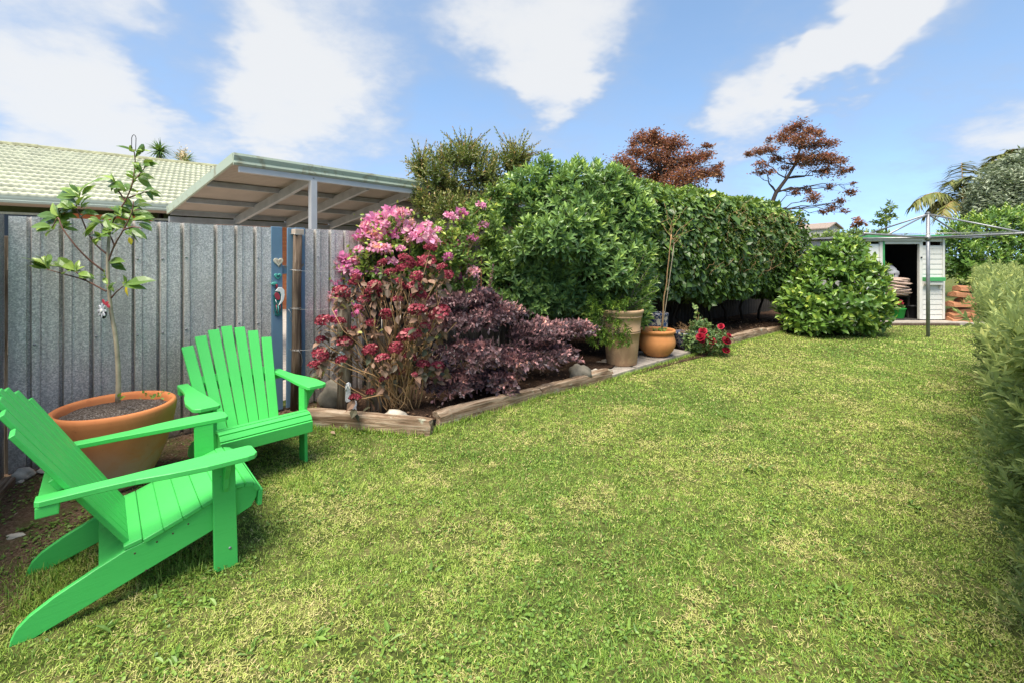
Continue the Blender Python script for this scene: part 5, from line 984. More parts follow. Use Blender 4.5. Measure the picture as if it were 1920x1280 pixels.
# ---- sapling in the large terracotta pot
M['sapleaf'] = leafmat('sapling_leaf', [(0, (0.081, 0.162, 0.028)), (0.45, (0.175, 0.288, 0.05)), (0.8, (0.312, 0.432, 0.077)), (0.95, (0.375, 0.432, 0.066)), (1, (0.775, 0.6, 0.044))], .32, .25, .5)
def sapling():
    Y = pot1.y; Zc = lambda zx, zy, dy=0.0: at(zx/2.977, 230+zy/2.977, Y+dy); base = Vector((pot1.x, pot1.y, .48)); root = empty('sapling_tree', base, 0, label='young sapling with long drooping leaves growing in the large terracotta pot', cat='tree')
    def stem(pts, r0, r1, name='branch', n=8):
        P = [Zc(*p) for p in pts]; Q = []
        for i in range(len(P)-1):
            for k_ in range(3): Q.append(P[i].lerp(P[i+1], k_/3))
        Q.append(P[-1]); Q = [Q[0]]+[(Q[i-1]+Q[i]*2+Q[i+1])/4 for i in range(1, len(Q)-1)]+[Q[-1]]
        mb = MB().tube(Q, [r0+(r1-r0)*i/(len(Q)-1) for i in range(len(Q))], n); return tubes(mb, name, M['sapbark'] if name == 'trunk' else M['redtwig'], root, base)
    tr = [(658, 1560), (662, 1440), (655, 1280), (640, 1160), (620, 1060), (605, 900), (600, 760), (612, 600)]
    stem(tr, .0155, .0085, 'trunk', 10)
    B = [[(612, 600), (640, 530), (700, 440), (740, 350), (757, 220), (747, 150)], [(600, 790), (635, 690), (690, 600, -.1), (740, 500, -.12), (745, 440, -.12)], [(592, 942), (480, 880, .05), (380, 852, .08), (265, 820, .1)],
         [(480, 880, .05), (420, 830, 0)], [(585, 835), (500, 770, -.05), (430, 700, -.1), (345, 590, -.12), (325, 520, -.1), (290, 590, -.1)], [(598, 735), (540, 690, .08), (490, 620, .12), (455, 530, .12), (420, 480, .12), (440, 420, .1)],
         [(620, 980), (650, 945), (700, 905)], [(640, 690), (620, 640, .05), (560, 560, .08)], [(720, 420), (760, 405, -.05), (820, 385, -.08)], [(740, 330), (780, 290, .05), (810, 250, .06)], [(690, 600, -.1), (740, 580, -.15), (790, 590, -.18)], [(700, 440), (660, 380, .06), (620, 330, .08)]]
    for b in B: stem(b, .006, .0028)
    V, T = TPL['leaf']; ms = []
    for t in (.05, .2, .35, .5, .65, .8): ms.append(Leaves().add(np.zeros((1, 3)), np.array([[1., 0, 0]]), np.array([[0, 0, 1.]]), 1.0, .36, np.array([t]), 'sap').mesh('leaf', M['sapleaf']))
    yel = Leaves().add(np.zeros((1, 3)), np.array([[1., 0, 0]]), np.array([[0, 0, 1.]]), 1.0, .45, np.array([1.0]), 'sap').mesh('leaf', M['sapleaf'])
    def leaf(p, d, L_, m=None, roll=None):
        o = link('leaf', m or random.choice(ms), root); x_ = Vector(d).normalized(); z_ = Vector((random.gauss(0, .45), random.uniform(-1.1, -.1), random.uniform(.3, 1))); z_ = (z_-x_*z_.dot(x_)).normalized(); y_ = z_.cross(x_)
        o.matrix_local = Matrix.Translation(p-base) @ Matrix((x_, y_, z_)).transposed().to_4x4() @ Matrix.Diagonal((L_, L_*random.uniform(.9, 1.2), L_, 1))
    # leaves given by where they start and end in the picture
    LV = [(740, 160, 652, 122), (757, 165, 820, 123), (757, 195, 790, 155), (770, 250, 745, 210), (765, 235, 800, 280), (800, 235, 858, 200), (800, 250, 870, 222), (790, 275, 760, 232), (760, 310, 700, 265), (765, 300, 850, 305), (775, 290, 855, 288), (750, 320, 700, 280), (630, 320, 535, 285), (640, 335, 590, 318), (700, 370, 590, 330), (710, 385, 645, 345), (715, 365, 760, 385), (720, 375, 700, 330), (800, 385, 845, 360), (830, 380, 895, 392), (765, 395, 790, 370), (740, 460, 680, 422), (745, 455, 800, 432), (750, 470, 845, 455), (740, 480, 690, 440), (735, 500, 640, 470), (740, 500, 850, 510), (745, 510, 835, 495), (750, 520, 860, 540), (735, 540, 640, 500), (760, 560, 850, 580), (755, 545, 845, 520), (740, 590, 800, 640), (760, 600, 830, 650), (700, 560, 620, 545), (700, 580, 640, 600), (690, 540, 710, 580), (680, 520, 600, 455), (660, 500, 630, 460),
          (440, 420, 335, 345), (430, 410, 305, 385), (440, 400, 505, 322), (450, 390, 430, 350), (440, 460, 475, 390), (430, 450, 320, 408), (420, 470, 275, 460), (400, 480, 340, 425), (450, 480, 495, 440), (455, 530, 500, 490), (455, 500, 540, 505), (330, 520, 285, 462), (325, 530, 195, 505), (335, 540, 320, 490), (345, 545, 345, 500), (340, 560, 240, 512), (345, 520, 410, 520), (290, 585, 158, 570), (285, 590, 188, 592), (300, 600, 310, 555), (370, 590, 375, 540), (370, 585, 420, 550), (265, 815, 130, 738), (260, 815, 165, 795), (265, 810, 210, 735), (270, 810, 270, 725), (275, 800, 360, 790), (255, 790, 240, 740), (420, 830, 310, 745), (415, 825, 350, 770), (425, 825, 440, 765), (425, 830, 465, 800), (440, 840, 495, 850),
          (545, 640, 495, 620), (540, 640, 540, 600), (540, 645, 595, 622), (560, 560, 480, 550), (555, 555, 500, 520), (560, 550, 600, 500), (570, 560, 640, 560), (590, 860, 540, 845), (590, 880, 605, 850), (600, 930, 640, 890), (600, 905, 625, 930), (610, 780, 680, 765), (700, 905, 850, 868), (700, 900, 695, 855), (705, 900, 740, 870), (640, 600, 600, 560), (620, 620, 560, 580), (615, 600, 580, 530), (640, 530, 590, 500), (690, 590, 640, 560), (720, 600, 780, 610), (705, 580, 740, 530), (470, 870, 445, 830)]
    for i, (a, b, c, d) in enumerate(LV):
        dy = random.uniform(-.14, .14); p = Zc(a, b, dy*.5); q = Zc(c, d, dy*.5+random.uniform(-.07, .07)); v = q-p; leaf(p, v, max(v.length, .065)*1.02)
        for _ in range(1+i % 2): leaf(p+Vector((0, random.uniform(-.03, .03), -.006)), v*.8+Vector((random.gauss(0, .03), random.uniform(-.05, .05), random.gauss(-.01, .03))), max(v.length, .06)*random.uniform(.7, 1))
    leaf(Zc(720, 640), Zc(735, 685)-Zc(720, 640), .055, yel); leaf(Zc(712, 905), Zc(703, 985)-Zc(712, 905), .085, yel, .3); leaf(Zc(620, 470), Zc(640, 490)-Zc(620, 470), .05, yel)
    leaf(at(222, 745, Y-.02), Vector((.5, -.3, .8)), .06); leaf(at(224, 748, Y-.02), Vector((.8, -.2, .5)), .05)
    hk = MB(); a = Zc(757, 160); pts = [a, a+Vector((.003, 0, .09)), a+Vector((-.002, 0, .105)), a+Vector((-.012, 0, .113)), a+Vector((-.022, 0, .105)), a+Vector((-.027, 0, .09)), a+Vector((-.027, 0, .035))]
    hk.tube(pts, .0022, 6); hk.tube([pts[-1], pts[-1]-Vector((0, 0, .012))], [.001, .006], 6); tubes(hk, 'wire_hook', M['iron'], None, a, label='thin dark wire hook at the very top of the sapling', cat='hook').location = a
    f0 = Zc(570, 1050, -.03); fo = empty('flower_ornament', f0, -.4, label='silver flower and pink butterfly ornament tied to the sapling trunk', cat='ornament')
    for k_ in range(8):
        t = k_*math.pi/4; MB().prism(ell(.030*math.cos(t), .030*math.sin(t), .020, .0095, 12, t), -.004, .002, 'xz', .001).build('petal', M['silver'], fo)
    MB().prism(ell(0, 0, .012, .012, 12), -.009, .002, 'xz', .002).build('flower_centre', M['white'], fo)
    MB().prism(ell(-.005, -.012, .052, .040, 14, -.5), .003, .006, 'xz', .001).build('backing', M['iron'], fo)
    for k_, (dx, dz, aa) in enumerate(((.045, .05, .5), (.062, .035, -.4), (.01, .06, 2.4))): MB().prism(ell(dx, dz, .022, .012, 12, aa), .002, .006, 'xz', .001).build('butterfly_wing', M['redpaint'], fo)
    # weeds in the pot
    w_ = empty('pot_weed', at(290, 745, Y+.1), 0, label='tiny green seedlings on the soil of the large pot', cat='seedlings'); lw_ = Leaves(); n = 24; P = RNG.normal(0, .035, (n, 3)); P[:, 2] = RNG.uniform(0, .03, n); lw_.add(P, rdir(n)+np.array([0, 0, .5]), np.array([[0, 0, 1.]]*n)+RNG.normal(0, .4, (n, 3)), .022, .016, RNG.uniform(.3, .8, n), 'round'); lw_.build('leaves', M['sapleaf'], w_, kind='stuff')
_v = np.array([(0, 0, 0), (.25, 0, .012), (.5, 0, .0), (.78, 0, -.06), (1, 0, -.17), (.14, -.45, .05), (.36, -.95, .07), (.62, -.95, .02), (.85, -.45, -.07), (.14, .45, .05), (.36, .95, .07), (.62, .95, .02), (.85, .45, -.07)], float)
TPL['sap'] = (_v, np.array([(0, 1, 5), (5, 1, 6), (6, 1, 2), (6, 2, 7), (7, 2, 3), (7, 3, 8), (8, 3, 4), (0, 9, 1), (9, 10, 1), (10, 2, 1), (10, 11, 2), (11, 3, 2), (11, 12, 3), (12, 4, 3)]))
sapling()
# ---- plants in and round the other pots
M['willow'] = leafmat('narrow_pot_leaf', [(0, (0.068, 0.135, 0.034)), (0.5, (0.15, 0.27, 0.048)), (1, (0.39, 0.513, 0.084))], .4, .25)
def pot_plant():
    base = Vector((tp.x, tp.y, .76)); root = empty('pot_shrub', base, 0, label='narrow leaved shrub spilling from the tall sandy pot', cat='shrub'); lv = Leaves(); st = MB(); Y = tp.y
    for px, py in ((1225, 490), (1235, 515), (1215, 505), (1232, 545), (1205, 520), (1195, 500), (1222, 560), (1180, 520), (1165, 540), (1212, 470), (1190, 560), (1210, 575)):
        tip = at(px, py, Y+random.uniform(-.15, .15)); pts = limb(base, tip, .008, .003, st, 6, .03, .05, 5); P = np.array([arr(p) for p in pts[2:]]); lv.shoots(P, unit(np.repeat(arr(tip-base)[None], len(P), 0)), 9, .10, .062, .020, (.5, 1.2), fresh=.4)
    for i in range(130):
        px, py = random.uniform(1100, 1182), random.uniform(560, 650); tip = at(px, py, Y-.30+random.uniform(-.1, .12)); d = np.array([random.gauss(-.2, .4), -.4, -.5]); lv.shoots(arr(tip)[None], unit(d[None]), 11, .10, .066, .022, (.5, 1.3), fresh=.3)
        if i % 4 == 0: limb(base+Vector((-.1, -.05, .0)), tip, .004, .002, st, 5, .03, .12, 4)
    lv.build('foliage', M['willow'], root, base, kind='stuff'); tubes(st, 'branches', M['bark'], root, base, kind='stuff')
pot_plant()
def standard_stem():
    base = Vector((bw.x+.06, bw.y, .39)); Y = bw.y; root = empty('standard_tree', base, 0, label='thin bare stemmed young tree tied to stakes in the bowl pot', cat='tree'); top_ = at(1259, 440, Y)
    s1 = MB(); limb(base, top_, .011, .008, s1, 8, .004); tubes(s1, 'stem', M['twig'], root, base); s2 = MB(); limb(base+Vector((.03, .02, 0)), at(1264, 455, Y), .007, .006, s2, 6, .003); tubes(s2, 'stake', M['sapbark'], root, base)
    st = MB(); lv = Leaves()
    for px, py in ((1250, 395), (1262, 385), (1275, 400), (1290, 418), (1298, 432), (1240, 420), (1280, 440), (1245, 380), (1300, 410), (1270, 470), (1288, 465)):
        tip = at(px, py, Y+random.uniform(-.2, .2)); pts = limb(top_-Vector((0, 0, random.uniform(0, .2))), tip, .004, .0015, st, 5, .05, .05, 4); P = np.array([arr(p) for p in pts[2:]]); lv.add(P, rdir(len(P)), rdir(len(P))+np.array([0, 0, 1]), .05, .028, RNG.uniform(.2, .9, len(P)))
    for i in range(30): p = base+Vector((random.gauss(0, .07), random.gauss(0, .06), random.uniform(0, .10))); lv.add(arr(p)[None], rdir(1), np.array([[0, -.3, 1.]]), .06, .035, np.array([random.random()]))
    tubes(st, 'twigs', M['twig'], root, base, kind='stuff'); lv.build('foliage', M['willow'], root, base, kind='stuff')
standard_stem()
M['roseleaf'] = leafmat('rose_leaf', [(0, (.05, .10, .035)), (.5, (.13, .22, .07)), (1, (.28, .36, .11))], .4, .25); M['rosered'] = leafmat('deep_red_petal', [(0, (.14, .004, .012)), (.6, (.34, .01, .03)), (1, (.52, .03, .06))], .5, .2, .3, tcol=(.5, .02, .05))
def rose():
    base = G(1328, 666, .01)+Vector((0, .12, 0)); Y = base.y; root = empty('rose_bush', base, 0, label='small rose bush with deep red blooms on the bed edge', cat='shrub'); lv = Leaves(); st = MB()
    cl = [pc(1325, 635, 36, Y, 28), pc(1300, 640, 24, Y, 22), pc(1350, 640, 22, Y, 22), pc(1315, 612, 22, Y, 16)]; P, A = clump_points(cl, 260, (.5, 1.05), .4, -.95); P[:, 2] = np.maximum(P[:, 2], .03); lv.shoots(P, A, 5, .06, .048, .034, (.6, 1.4), fresh=.3)
    for px, py in ((1305, 575), (1303, 590), (1318, 598), (1308, 610)): tip = at(px, py, Y+.15); limb(base, tip, .005, .003, st, 5, .03, 0, 4); lv.add(arr(tip)+RNG.normal(0, .03, (6, 3)), rdir(6), rdir(6)+np.array([0, -1, .5]), .06, .045, RNG.uniform(.6, 1, 6), 'round')
    vm = []
    for v in range(3):
        b = Leaves()
        for ring, (rr, k_, tilt) in enumerate(((.9, 7, .35), (.6, 6, .8), (.3, 4, 1.2))):
            a = np.arange(k_)*6.283/k_+ring; b.add(np.stack([np.cos(a)*.12*rr, np.sin(a)*.12*rr, np.full(k_, .1*ring)], 1), np.stack([np.cos(a)*math.cos(tilt), np.sin(a)*math.cos(tilt), np.full(k_, math.sin(tilt))], 1), np.stack([-np.cos(a)*math.sin(tilt), -np.sin(a)*math.sin(tilt), np.full(k_, math.cos(tilt))], 1), .55+.4*rr, .85*rr+.2, RNG.uniform(0, 1, k_), 'round')
        vm.append(b.mesh('bloom', M['rosered']))
    for px, py, r in ((1318, 622, 9), (1314, 633, 10), (1322, 630, 8), (1335, 640, 9), (1361, 640, 10), (1352, 613, 7), (1361, 657, 8), (1366, 630, 6), (1316, 640, 6)):
        p = at(px, py, Y-.22+random.uniform(-.05, .08)); p.z = max(p.z, .03); o = link('bloom', random.choice(vm), root); aim(o, p-base, (random.gauss(0, .4), -.6, .7), random.uniform(0, 6), r/F*Y*.95); limb(base, p, .004, .002, st, 5, .04, 0, 4)
    lv.build('foliage', M['roseleaf'], root, base, kind='stuff'); tubes(st, 'branches', M['twig'], root, base, kind='stuff')
rose()
def dry_twigs():
    base = Vector((mq.x, mq.y, .28)); st = MB(); root = empty('dry_twigs', base, 0, label='tangle of dry brown twigs in the blue mosaic bowl', cat='twigs')
    for i in range(36): a = random.uniform(0, 6.28); limb(base+Vector((random.gauss(0, .06), random.gauss(0, .06), 0)), base+Vector((math.cos(a)*random.uniform(.1, .3), math.sin(a)*.2, random.uniform(.04, .2))), .003, .0015, st, 4, .12, .1, 4)
    tubes(st, 'twigs', M['twig'], root, base, kind='stuff')
dry_twigs()
bf = empty('shed_flower', Vector(((1684-960)/F*(sy+.24), sy+.2, .30)), 0, label='coral red flower standing in the green bucket', cat='flower'); lf = Leaves(); n = 26; d = rdir(n); lf.add(d*.025+np.array([0, -.02, .16]), d, d+rdir(n)*.3, .055, .045, RNG.uniform(.6, 1, n), 'round'); M['coral'] = leafmat('coral_petal', [(0, (.6, .05, .08)), (1, (.8, .12, .15))], .5, .2, tcol=(.8, .1, .1)); lf.build('bloom', M['coral'], bf, kind='stuff')
MB().tube([(0, 0, -.05), (.01, 0, .15)], .005, 5).build('stem', M['twig'], bf); lf = Leaves(); n = 22; d = rdir(n); lf.add(d*.05+np.array([0, 0, .03]), d+np.array([0, 0, .4]), rdir(n), .08, .05, RNG.uniform(.2, .9, n)); lf.build('leaves', M['roseleaf'], bf, kind='stuff')
# ---- far trees
M['copper'] = leafmat('copper_leaf', [(0, (0.111, 0.067, 0.04)), (0.35, (0.248, 0.116, 0.066)), (0.65, (0.385, 0.153, 0.078)), (0.85, (0.347, 0.224, 0.099)), (1, (0.67, 0.124, 0.077))], .6, .2, .2, tcol=(.25, .08, .04))
def far_tree(name, label, Y, trunk, clumps, m, leaf, per, limbs=None, trad=.22, group=None, bark='bark_dark', flat=.75, tw=30):
    pts = [at(px, py, Y) for px, py in trunk]; pts[0].z = 0; base = Vector((pts[0].x, Y, 0)); root = empty(name, base, 0, label=label, cat='tree', group=group); tb = MB(); tb.tube(pts, [trad*(1-.55*i/(len(pts)-1)) for i in range(len(pts))], 8); lv = Leaves(); tw_ = MB()
    for px, py, r in clumps:
        c = at(px, py, Y+random.uniform(-1, 1)*r/F*Y*1.6); rr = r/F*Y; j = min(range(len(pts)), key=lambda i: (pts[i]-c).length+(c.z < pts[i].z)*1.0); mid = limb(pts[j], c, trad*.28, trad*.07, tb, 6, .07, .04, 5)
        n = int(per*(r/16)**2); k_ = max(3, int(n/30)); cc = arr(c)+rdir(k_)*np.array([rr, rr, rr*flat])*RNG.uniform(.15, 1, (k_, 1))
        for q in cc[:tw]: limb(mid[random.choice((4, 5, 6))], Vector(q), trad*.05, trad*.02, tw_, 4, .08, .03, 3)
        P = cc[RNG.integers(0, k_, n)]+RNG.normal(0, 1, (n, 3))*np.array([rr*.34, rr*.34, rr*.20]); hue = RNG.uniform(0, 1, k_)[RNG.integers(0, k_, n)]*.45
        lv.add(P, RNG.normal(0, 1, (n, 3))*np.array([1, 1, .5]), RNG.normal(0, .6, (n, 3))+np.array([0, 0, 1]), RNG.uniform(.7, 1.25, n)*leaf[0], RNG.uniform(.7, 1.2, n)*leaf[1], hue+RNG.uniform(0, .55, n), 'diamond')
    lv.build('crown', M[m], root, base, kind='stuff'); tubes(tb, 'trunk', M[bark], root, base); tubes(tw_, 'twigs', M[bark], root, base, kind='stuff'); return root
far_tree('copper_tree', 'dense copper leaved tree rising behind the hedge left of the other copper tree', 30, [(1255, 480), (1252, 400), (1245, 355), (1240, 320)],
  [(1205, 260, 20), (1230, 265, 24), (1262, 272, 26), (1195, 285, 18), (1225, 295, 28), (1265, 305, 32), (1300, 300, 22), (1322, 292, 15), (1170, 305, 22), (1190, 325, 24), (1160, 325, 16), (1235, 330, 32), (1280, 335, 32), (1318, 325, 18), (1335, 322, 12), (1350, 330, 10), (1345, 312, 10), (1250, 360, 34), (1300, 365, 26), (1200, 355, 26), (1165, 345, 18), (1225, 250, 12), (1185, 270, 9), (1327, 274, 10)], 'copper', (.19, .09), 450, trad=.2)
far_tree('copper_tree', 'open leaning copper leaved tree against the sky above the hedge end', 28, [(1415, 480), (1440, 400), (1455, 362), (1475, 335), (1490, 310), (1500, 280)],
  [(1500, 235, 13), (1485, 242, 16), (1515, 245, 15), (1535, 250, 12), (1470, 258, 16), (1500, 262, 22), (1530, 272, 20), (1555, 270, 13), (1440, 262, 8), (1418, 285, 13), (1405, 290, 9), (1440, 282, 14), (1455, 300, 14), (1425, 310, 12), (1425, 325, 10), (1440, 325, 9), (1520, 300, 28), (1550, 300, 18), (1572, 305, 14), (1500, 295, 18), (1545, 322, 16), (1580, 322, 12), (1595, 318, 8), (1475, 315, 9), (1490, 362, 11), (1525, 370, 15), (1515, 355, 10), (1555, 352, 9), (1595, 362, 12), (1575, 378, 9), (1560, 388, 12), (1585, 398, 7), (1545, 398, 8), (1600, 345, 6)], 'copper', (.16, .075), 430, trad=.15, flat=.65)
M['greygreen'] = leafmat('grey_olive_leaf', [(0, (0.143, 0.176, 0.111)), (0.5, (0.26, 0.299, 0.195)), (1, (0.468, 0.507, 0.351))], .5, .15, .3); M['hazygreen'] = leafmat('yellow_green_far_leaf', [(0, (0.065, 0.117, 0.033)), (0.5, (0.156, 0.234, 0.052)), (1, (0.364, 0.416, 0.104))], .5, .2, .3)
far_tree('olive_tree', 'rounded grey green tree at the right edge behind the shed', 17, [(1890, 480), (1888, 400), (1885, 370)], [(1850, 365, 26), (1880, 350, 34), (1910, 335, 30), (1840, 390, 24), (1870, 385, 34), (1905, 375, 38), (1935, 340, 40), (1950, 390, 45), (1832, 410, 16), (1875, 320, 16), (1900, 305, 16), (1930, 298, 18)], 'greygreen', (.17, .06), 700, trad=.16, flat=.9)
far_tree('small_tree', 'small upright tree on the skyline left of the clothes line pole', 22, [(1662, 480), (1662, 440), (1661, 420)], [(1660, 412, 14), (1665, 396, 10), (1672, 388, 7), (1650, 418, 10), (1674, 408, 8), (1648, 404, 6), (1668, 380, 4)], 'hazygreen', (.20, .08), 190, trad=.07)
far_tree('small_tree', 'tiny brownish tree on the skyline right of the leaning copper tree', 30, [(1606, 480), (1606, 430), (1606, 422)], [(1606, 418, 9), (1600, 424, 7), (1612, 422, 7), (1606, 410, 5)], 'copper', (.22, .12), 190, trad=.07)
leafy('skyline_shrubs', 'low row of green shrubs on the skyline behind the bush', 20, [(1560, 440, 28, 12, 0), (1600, 438, 30, 12, .5), (1640, 440, 30, 12, .8), (1530, 445, 24, 16, 0), (1610, 450, 40, 16, .2)], 'hazygreen', (.16, .08), 6, .25, 10, 1590)
leafy('evergreen_bush', 'large dark evergreen bush to the right of the shed', 12.9, [(1815, 450, 50, 48, 0), (1870, 440, 60, 50, 0), (1920, 440, 60, 55, 0), (1800, 490, 34, 42, -.2), (1850, 500, 55, 45, -.2), (1910, 510, 60, 50, -.3), (1970, 460, 60, 70, 0), (1790, 440, 26, 26, -.2), (1850, 415, 40, 26, .2), (1905, 405, 40, 24, .3), (1860, 550, 55, 40, 0)], 'bush', (.13, .06), 8, .24, 30, 1870)
leafy('evergreen_bush', 'green bushes showing over the left side of the shed', 13.9, [(1640, 462, 40, 30, 0), (1590, 470, 40, 34, 0), (1680, 470, 40, 30, 0)], 'bush', (.13, .06), 8, .24, 24, 1640)
# palm
M['palmleaf'] = leafmat('palm_leaflet', [(0, (.09, .12, .03)), (.5, (.20, .22, .06)), (.8, (.33, .27, .09)), (1, (.38, .18, .07))], .45, .25, .3, tcol=(.35, .3, .06))
def frond(lv, st, a, b, droop, n, ll, lw, hang=.6, tint=.5):
    a, b = Vector(a), Vector(b); pts = []
    for i in range(12): t = i/11; p = a.lerp(b, t); p.z += droop*4*t*(1-t); pts.append(p)
    st.tube(pts, [.02*(1-.8*i/11)+.003 for i in range(12)], 5); P = []; D = []; L_ = []
    for i in range(n):
        t = .15+.85*i/n; k_ = min(10, int(t*11)); f_ = t*11-k_; p = pts[k_].lerp(pts[k_+1], f_); d = (pts[k_+1]-pts[k_]).normalized(); sd_ = d.cross(Vector((0, 0, 1))).normalized()
        for s_ in (-1, 1): P.append(arr(p)); D.append(arr(d*.6+sd_*s_*.8+Vector((random.gauss(0, .1), random.gauss(0, .1), -hang+random.gauss(0, .15))))); L_.append(ll*(1-.6*abs(t-.4))*random.uniform(.85, 1.1))
    P, D = np.array(P), np.array(D); lv.add(P, D, np.array([[0, 0, 1.]]*len(P))+RNG.normal(0, .2, P.shape), np.array(L_), lw, np.clip(RNG.normal(tint, .2, len(P)), 0, 1), 'blade')
def palm():
    Y = 18; c = at(1806, 392, Y); base = Vector((c.x, Y, 0)); root = empty('palm_tree', base, 0, label='feathery palm with drooping fronds above the clothes line', cat='tree'); st = MB()
    MB().tube([(0, 0, 0), (.05, 0, 2), (0, 0, c.z)], [.16, .12, .09], 10).build('trunk', M['bark'], root)
    for px, py, dr, ti in ((1712, 385, .55, .4), (1735, 402, .5, .6), (1803, 305, .2, .45), (1822, 330, .3, .3), (1840, 350, .4, .3), (1765, 405, .4, .55), (1850, 400, .5, .4), (1780, 345, .5, .35)):
        lv = Leaves(); sp = MB(); frond(lv, sp, c, at(px, py, Y+random.uniform(-1, 1)), dr, 44, .85, .085, .7, ti); f_ = lv.build('frond', M['palmleaf'], root, base); tubes(sp, 'spine', M['twig'], f_, base)
    st2 = None
    c2 = at(1890, 330, 20); r2 = empty('palm_tree', Vector((c2.x, 20, 0)), 0, label='palm frond arching over the grey green tree at top right', cat='tree'); MB().tube([(0, 0, 0), (0, 0, c2.z)], [.16, .1], 8).build('trunk', M['bark'], r2)
    for px, py, dr, ti in ((1848, 318, .5, .2), (1935, 300, .5, .2), (1870, 295, .4, .25), (1905, 285, .5, .2)):
        lv = Leaves(); sp = MB(); frond(lv, sp, c2, at(px, py, 20), dr, 44, .85, .085, .6, ti); f_ = lv.build('frond', M['palmleaf'], r2, (c2.x, 20, 0)); tubes(sp, 'spine', M['twig'], f_, (c2.x, 20, 0))
palm()
M['yucca'] = leafmat('spiky_yucca_leaf', [(0, (0.049, 0.119, 0.025)), (0.6, (0.126, 0.238, 0.042)), (1, (0.308, 0.42, 0.084))], .4, .2); M['plume'] = leafmat('cream_plume', [(0, (.60, .45, .22)), (1, (.80, .66, .42))], .7, .2, .2, tcol=(.8, .6, .3))
def yucca():
    Y = 17.5
    for i, (px, py, r, lab) in enumerate(((299, 284, 22, 'spiky cabbage tree head above the tiled roof ridge'), (345, 303, 24, 'spiky cabbage tree with cream flower plume half behind the roof'))):
        c = at(px, py, Y+i*.8); base = Vector((c.x, c.y, 0)); root = empty('cabbage_tree', base, 0, label=lab, cat='tree'); MB().tube([(0, 0, 0), (.04, 0, c.z*.5), (0, 0, c.z)], [.13, .1, .08], 8).build('trunk', M['bark'], root)
        n = 150; d = rdir(n); d[:, 2] = d[:, 2]*.8+.25; d = unit(d); L_ = r/F*Y*1.15; lv = Leaves(); lv.add(np.repeat(arr(c)[None], n, 0), d, np.array([[0, 0, 1.]]*n)+RNG.normal(0, .3, (n, 3)), RNG.uniform(.75, 1.1, n)*L_, .045, RNG.uniform(0, 1, n), 'blade'); lv.build('crown', M['yucca'], root, base, kind='stuff')
        if i: lv = Leaves(); n = 120; P = arr(at(343, 292, Y))+RNG.normal(0, 1, (n, 3))*np.array([.10, .10, .16]); lv.add(P, rdir(n)+np.array([0, 0, .8]), rdir(n), .10, .04, RNG.uniform(0, 1, n), 'diamond'); lv.build('plume', M['plume'], root, base, kind='stuff')
yucca()
fh = empty('distant_house', (at(1562, 480, 42).x, 42, 0), .3, label='pale gabled roof of a distant house left of the shed', cat='house'); M['farwall'] = simple('distant_wall', (.5, .46, .42), .9); M['farroof'] = simple('distant_roof', (.28, .22, .18), .9)
zt = H+(Y0-419)/F*42; zb = H+(Y0-428)/F*42; MB().prism([(-.75, 0), (.75, 0), (.75, zb), (0, zt-.05), (-.75, zb)], 0, 5, 'xz').build('wall', M['farwall'], fh)
for s in (-1, 1): MB().prism([(0, zt), (s*.9, zb-.1), (s*.9, zb), (0, zt+.1)], -.3, 5.3, 'xz').build('roof', M['farroof'], fh)
# ------------------------------------------------------------------ lawn grass, weeds, litter
M['grass'] = leafmat('lawn_grass', [(0, (.095, .200, .030)), (.35, (.23, .37, .054)), (.62, (.40, .52, .090)), (.80, (.50, .52, .15)), (.93, (.62, .53, .24)), (1, (.62, .46, .25))], .5, .22, .3, tcol=(.38, .44, .08))
def poly_in(x, y, poly):
    ins = np.zeros(len(x), bool); n = len(poly)
    for i in range(n):
        x1, y1 = poly[i][0], poly[i][1]; x2, y2 = poly[(i+1) % n][0], poly[(i+1) % n][1]
        c = ((y1 > y) != (y2 > y)); c &= x < (x2-x1)*(y-y1)/(y2-y1+1e-12)+x1; ins ^= c
    return ins
def snoise(x, y, seed, f0=1.0, oct=4):
    r = np.random.default_rng(seed); v = 0; amp = 1; tot = 0
    for o in range(oct):
        for k_ in range(4):
            a = r.uniform(0, 6.28); f = f0*2**o*r.uniform(.7, 1.3); v = v+amp*np.sin((x*math.cos(a)+y*math.sin(a))*f*2*math.pi+r.uniform(0, 6.28)+1.7*np.sin((x*math.sin(a)-y*math.cos(a))*f*3.1+r.uniform(0, 6.28))); tot += amp*.7
        amp *= .6
    return v/tot*1.6
LAWN = [tuple(p[:2]) for p in (fp(-.3, 1.6), fp(.1, .35), fp(1.2, .30), fp(ft(585), .12), e1, e2, e3, e4, e5, e6, Vector((e6.x+.3, e6.y-.05, 0)), e7, e9, Vector((6.4, 9.2, 0)), Vector((7.7, 10.7, 0)), Vector((12, sy-.45, 0)), Vector((14, 9, 0)), Vector((6.6, 6.3, 0)), Vector((2.0, 1.4, 0)), Vector((1.7, .7, 0)), Vector((-2.2, .7, 0)))]
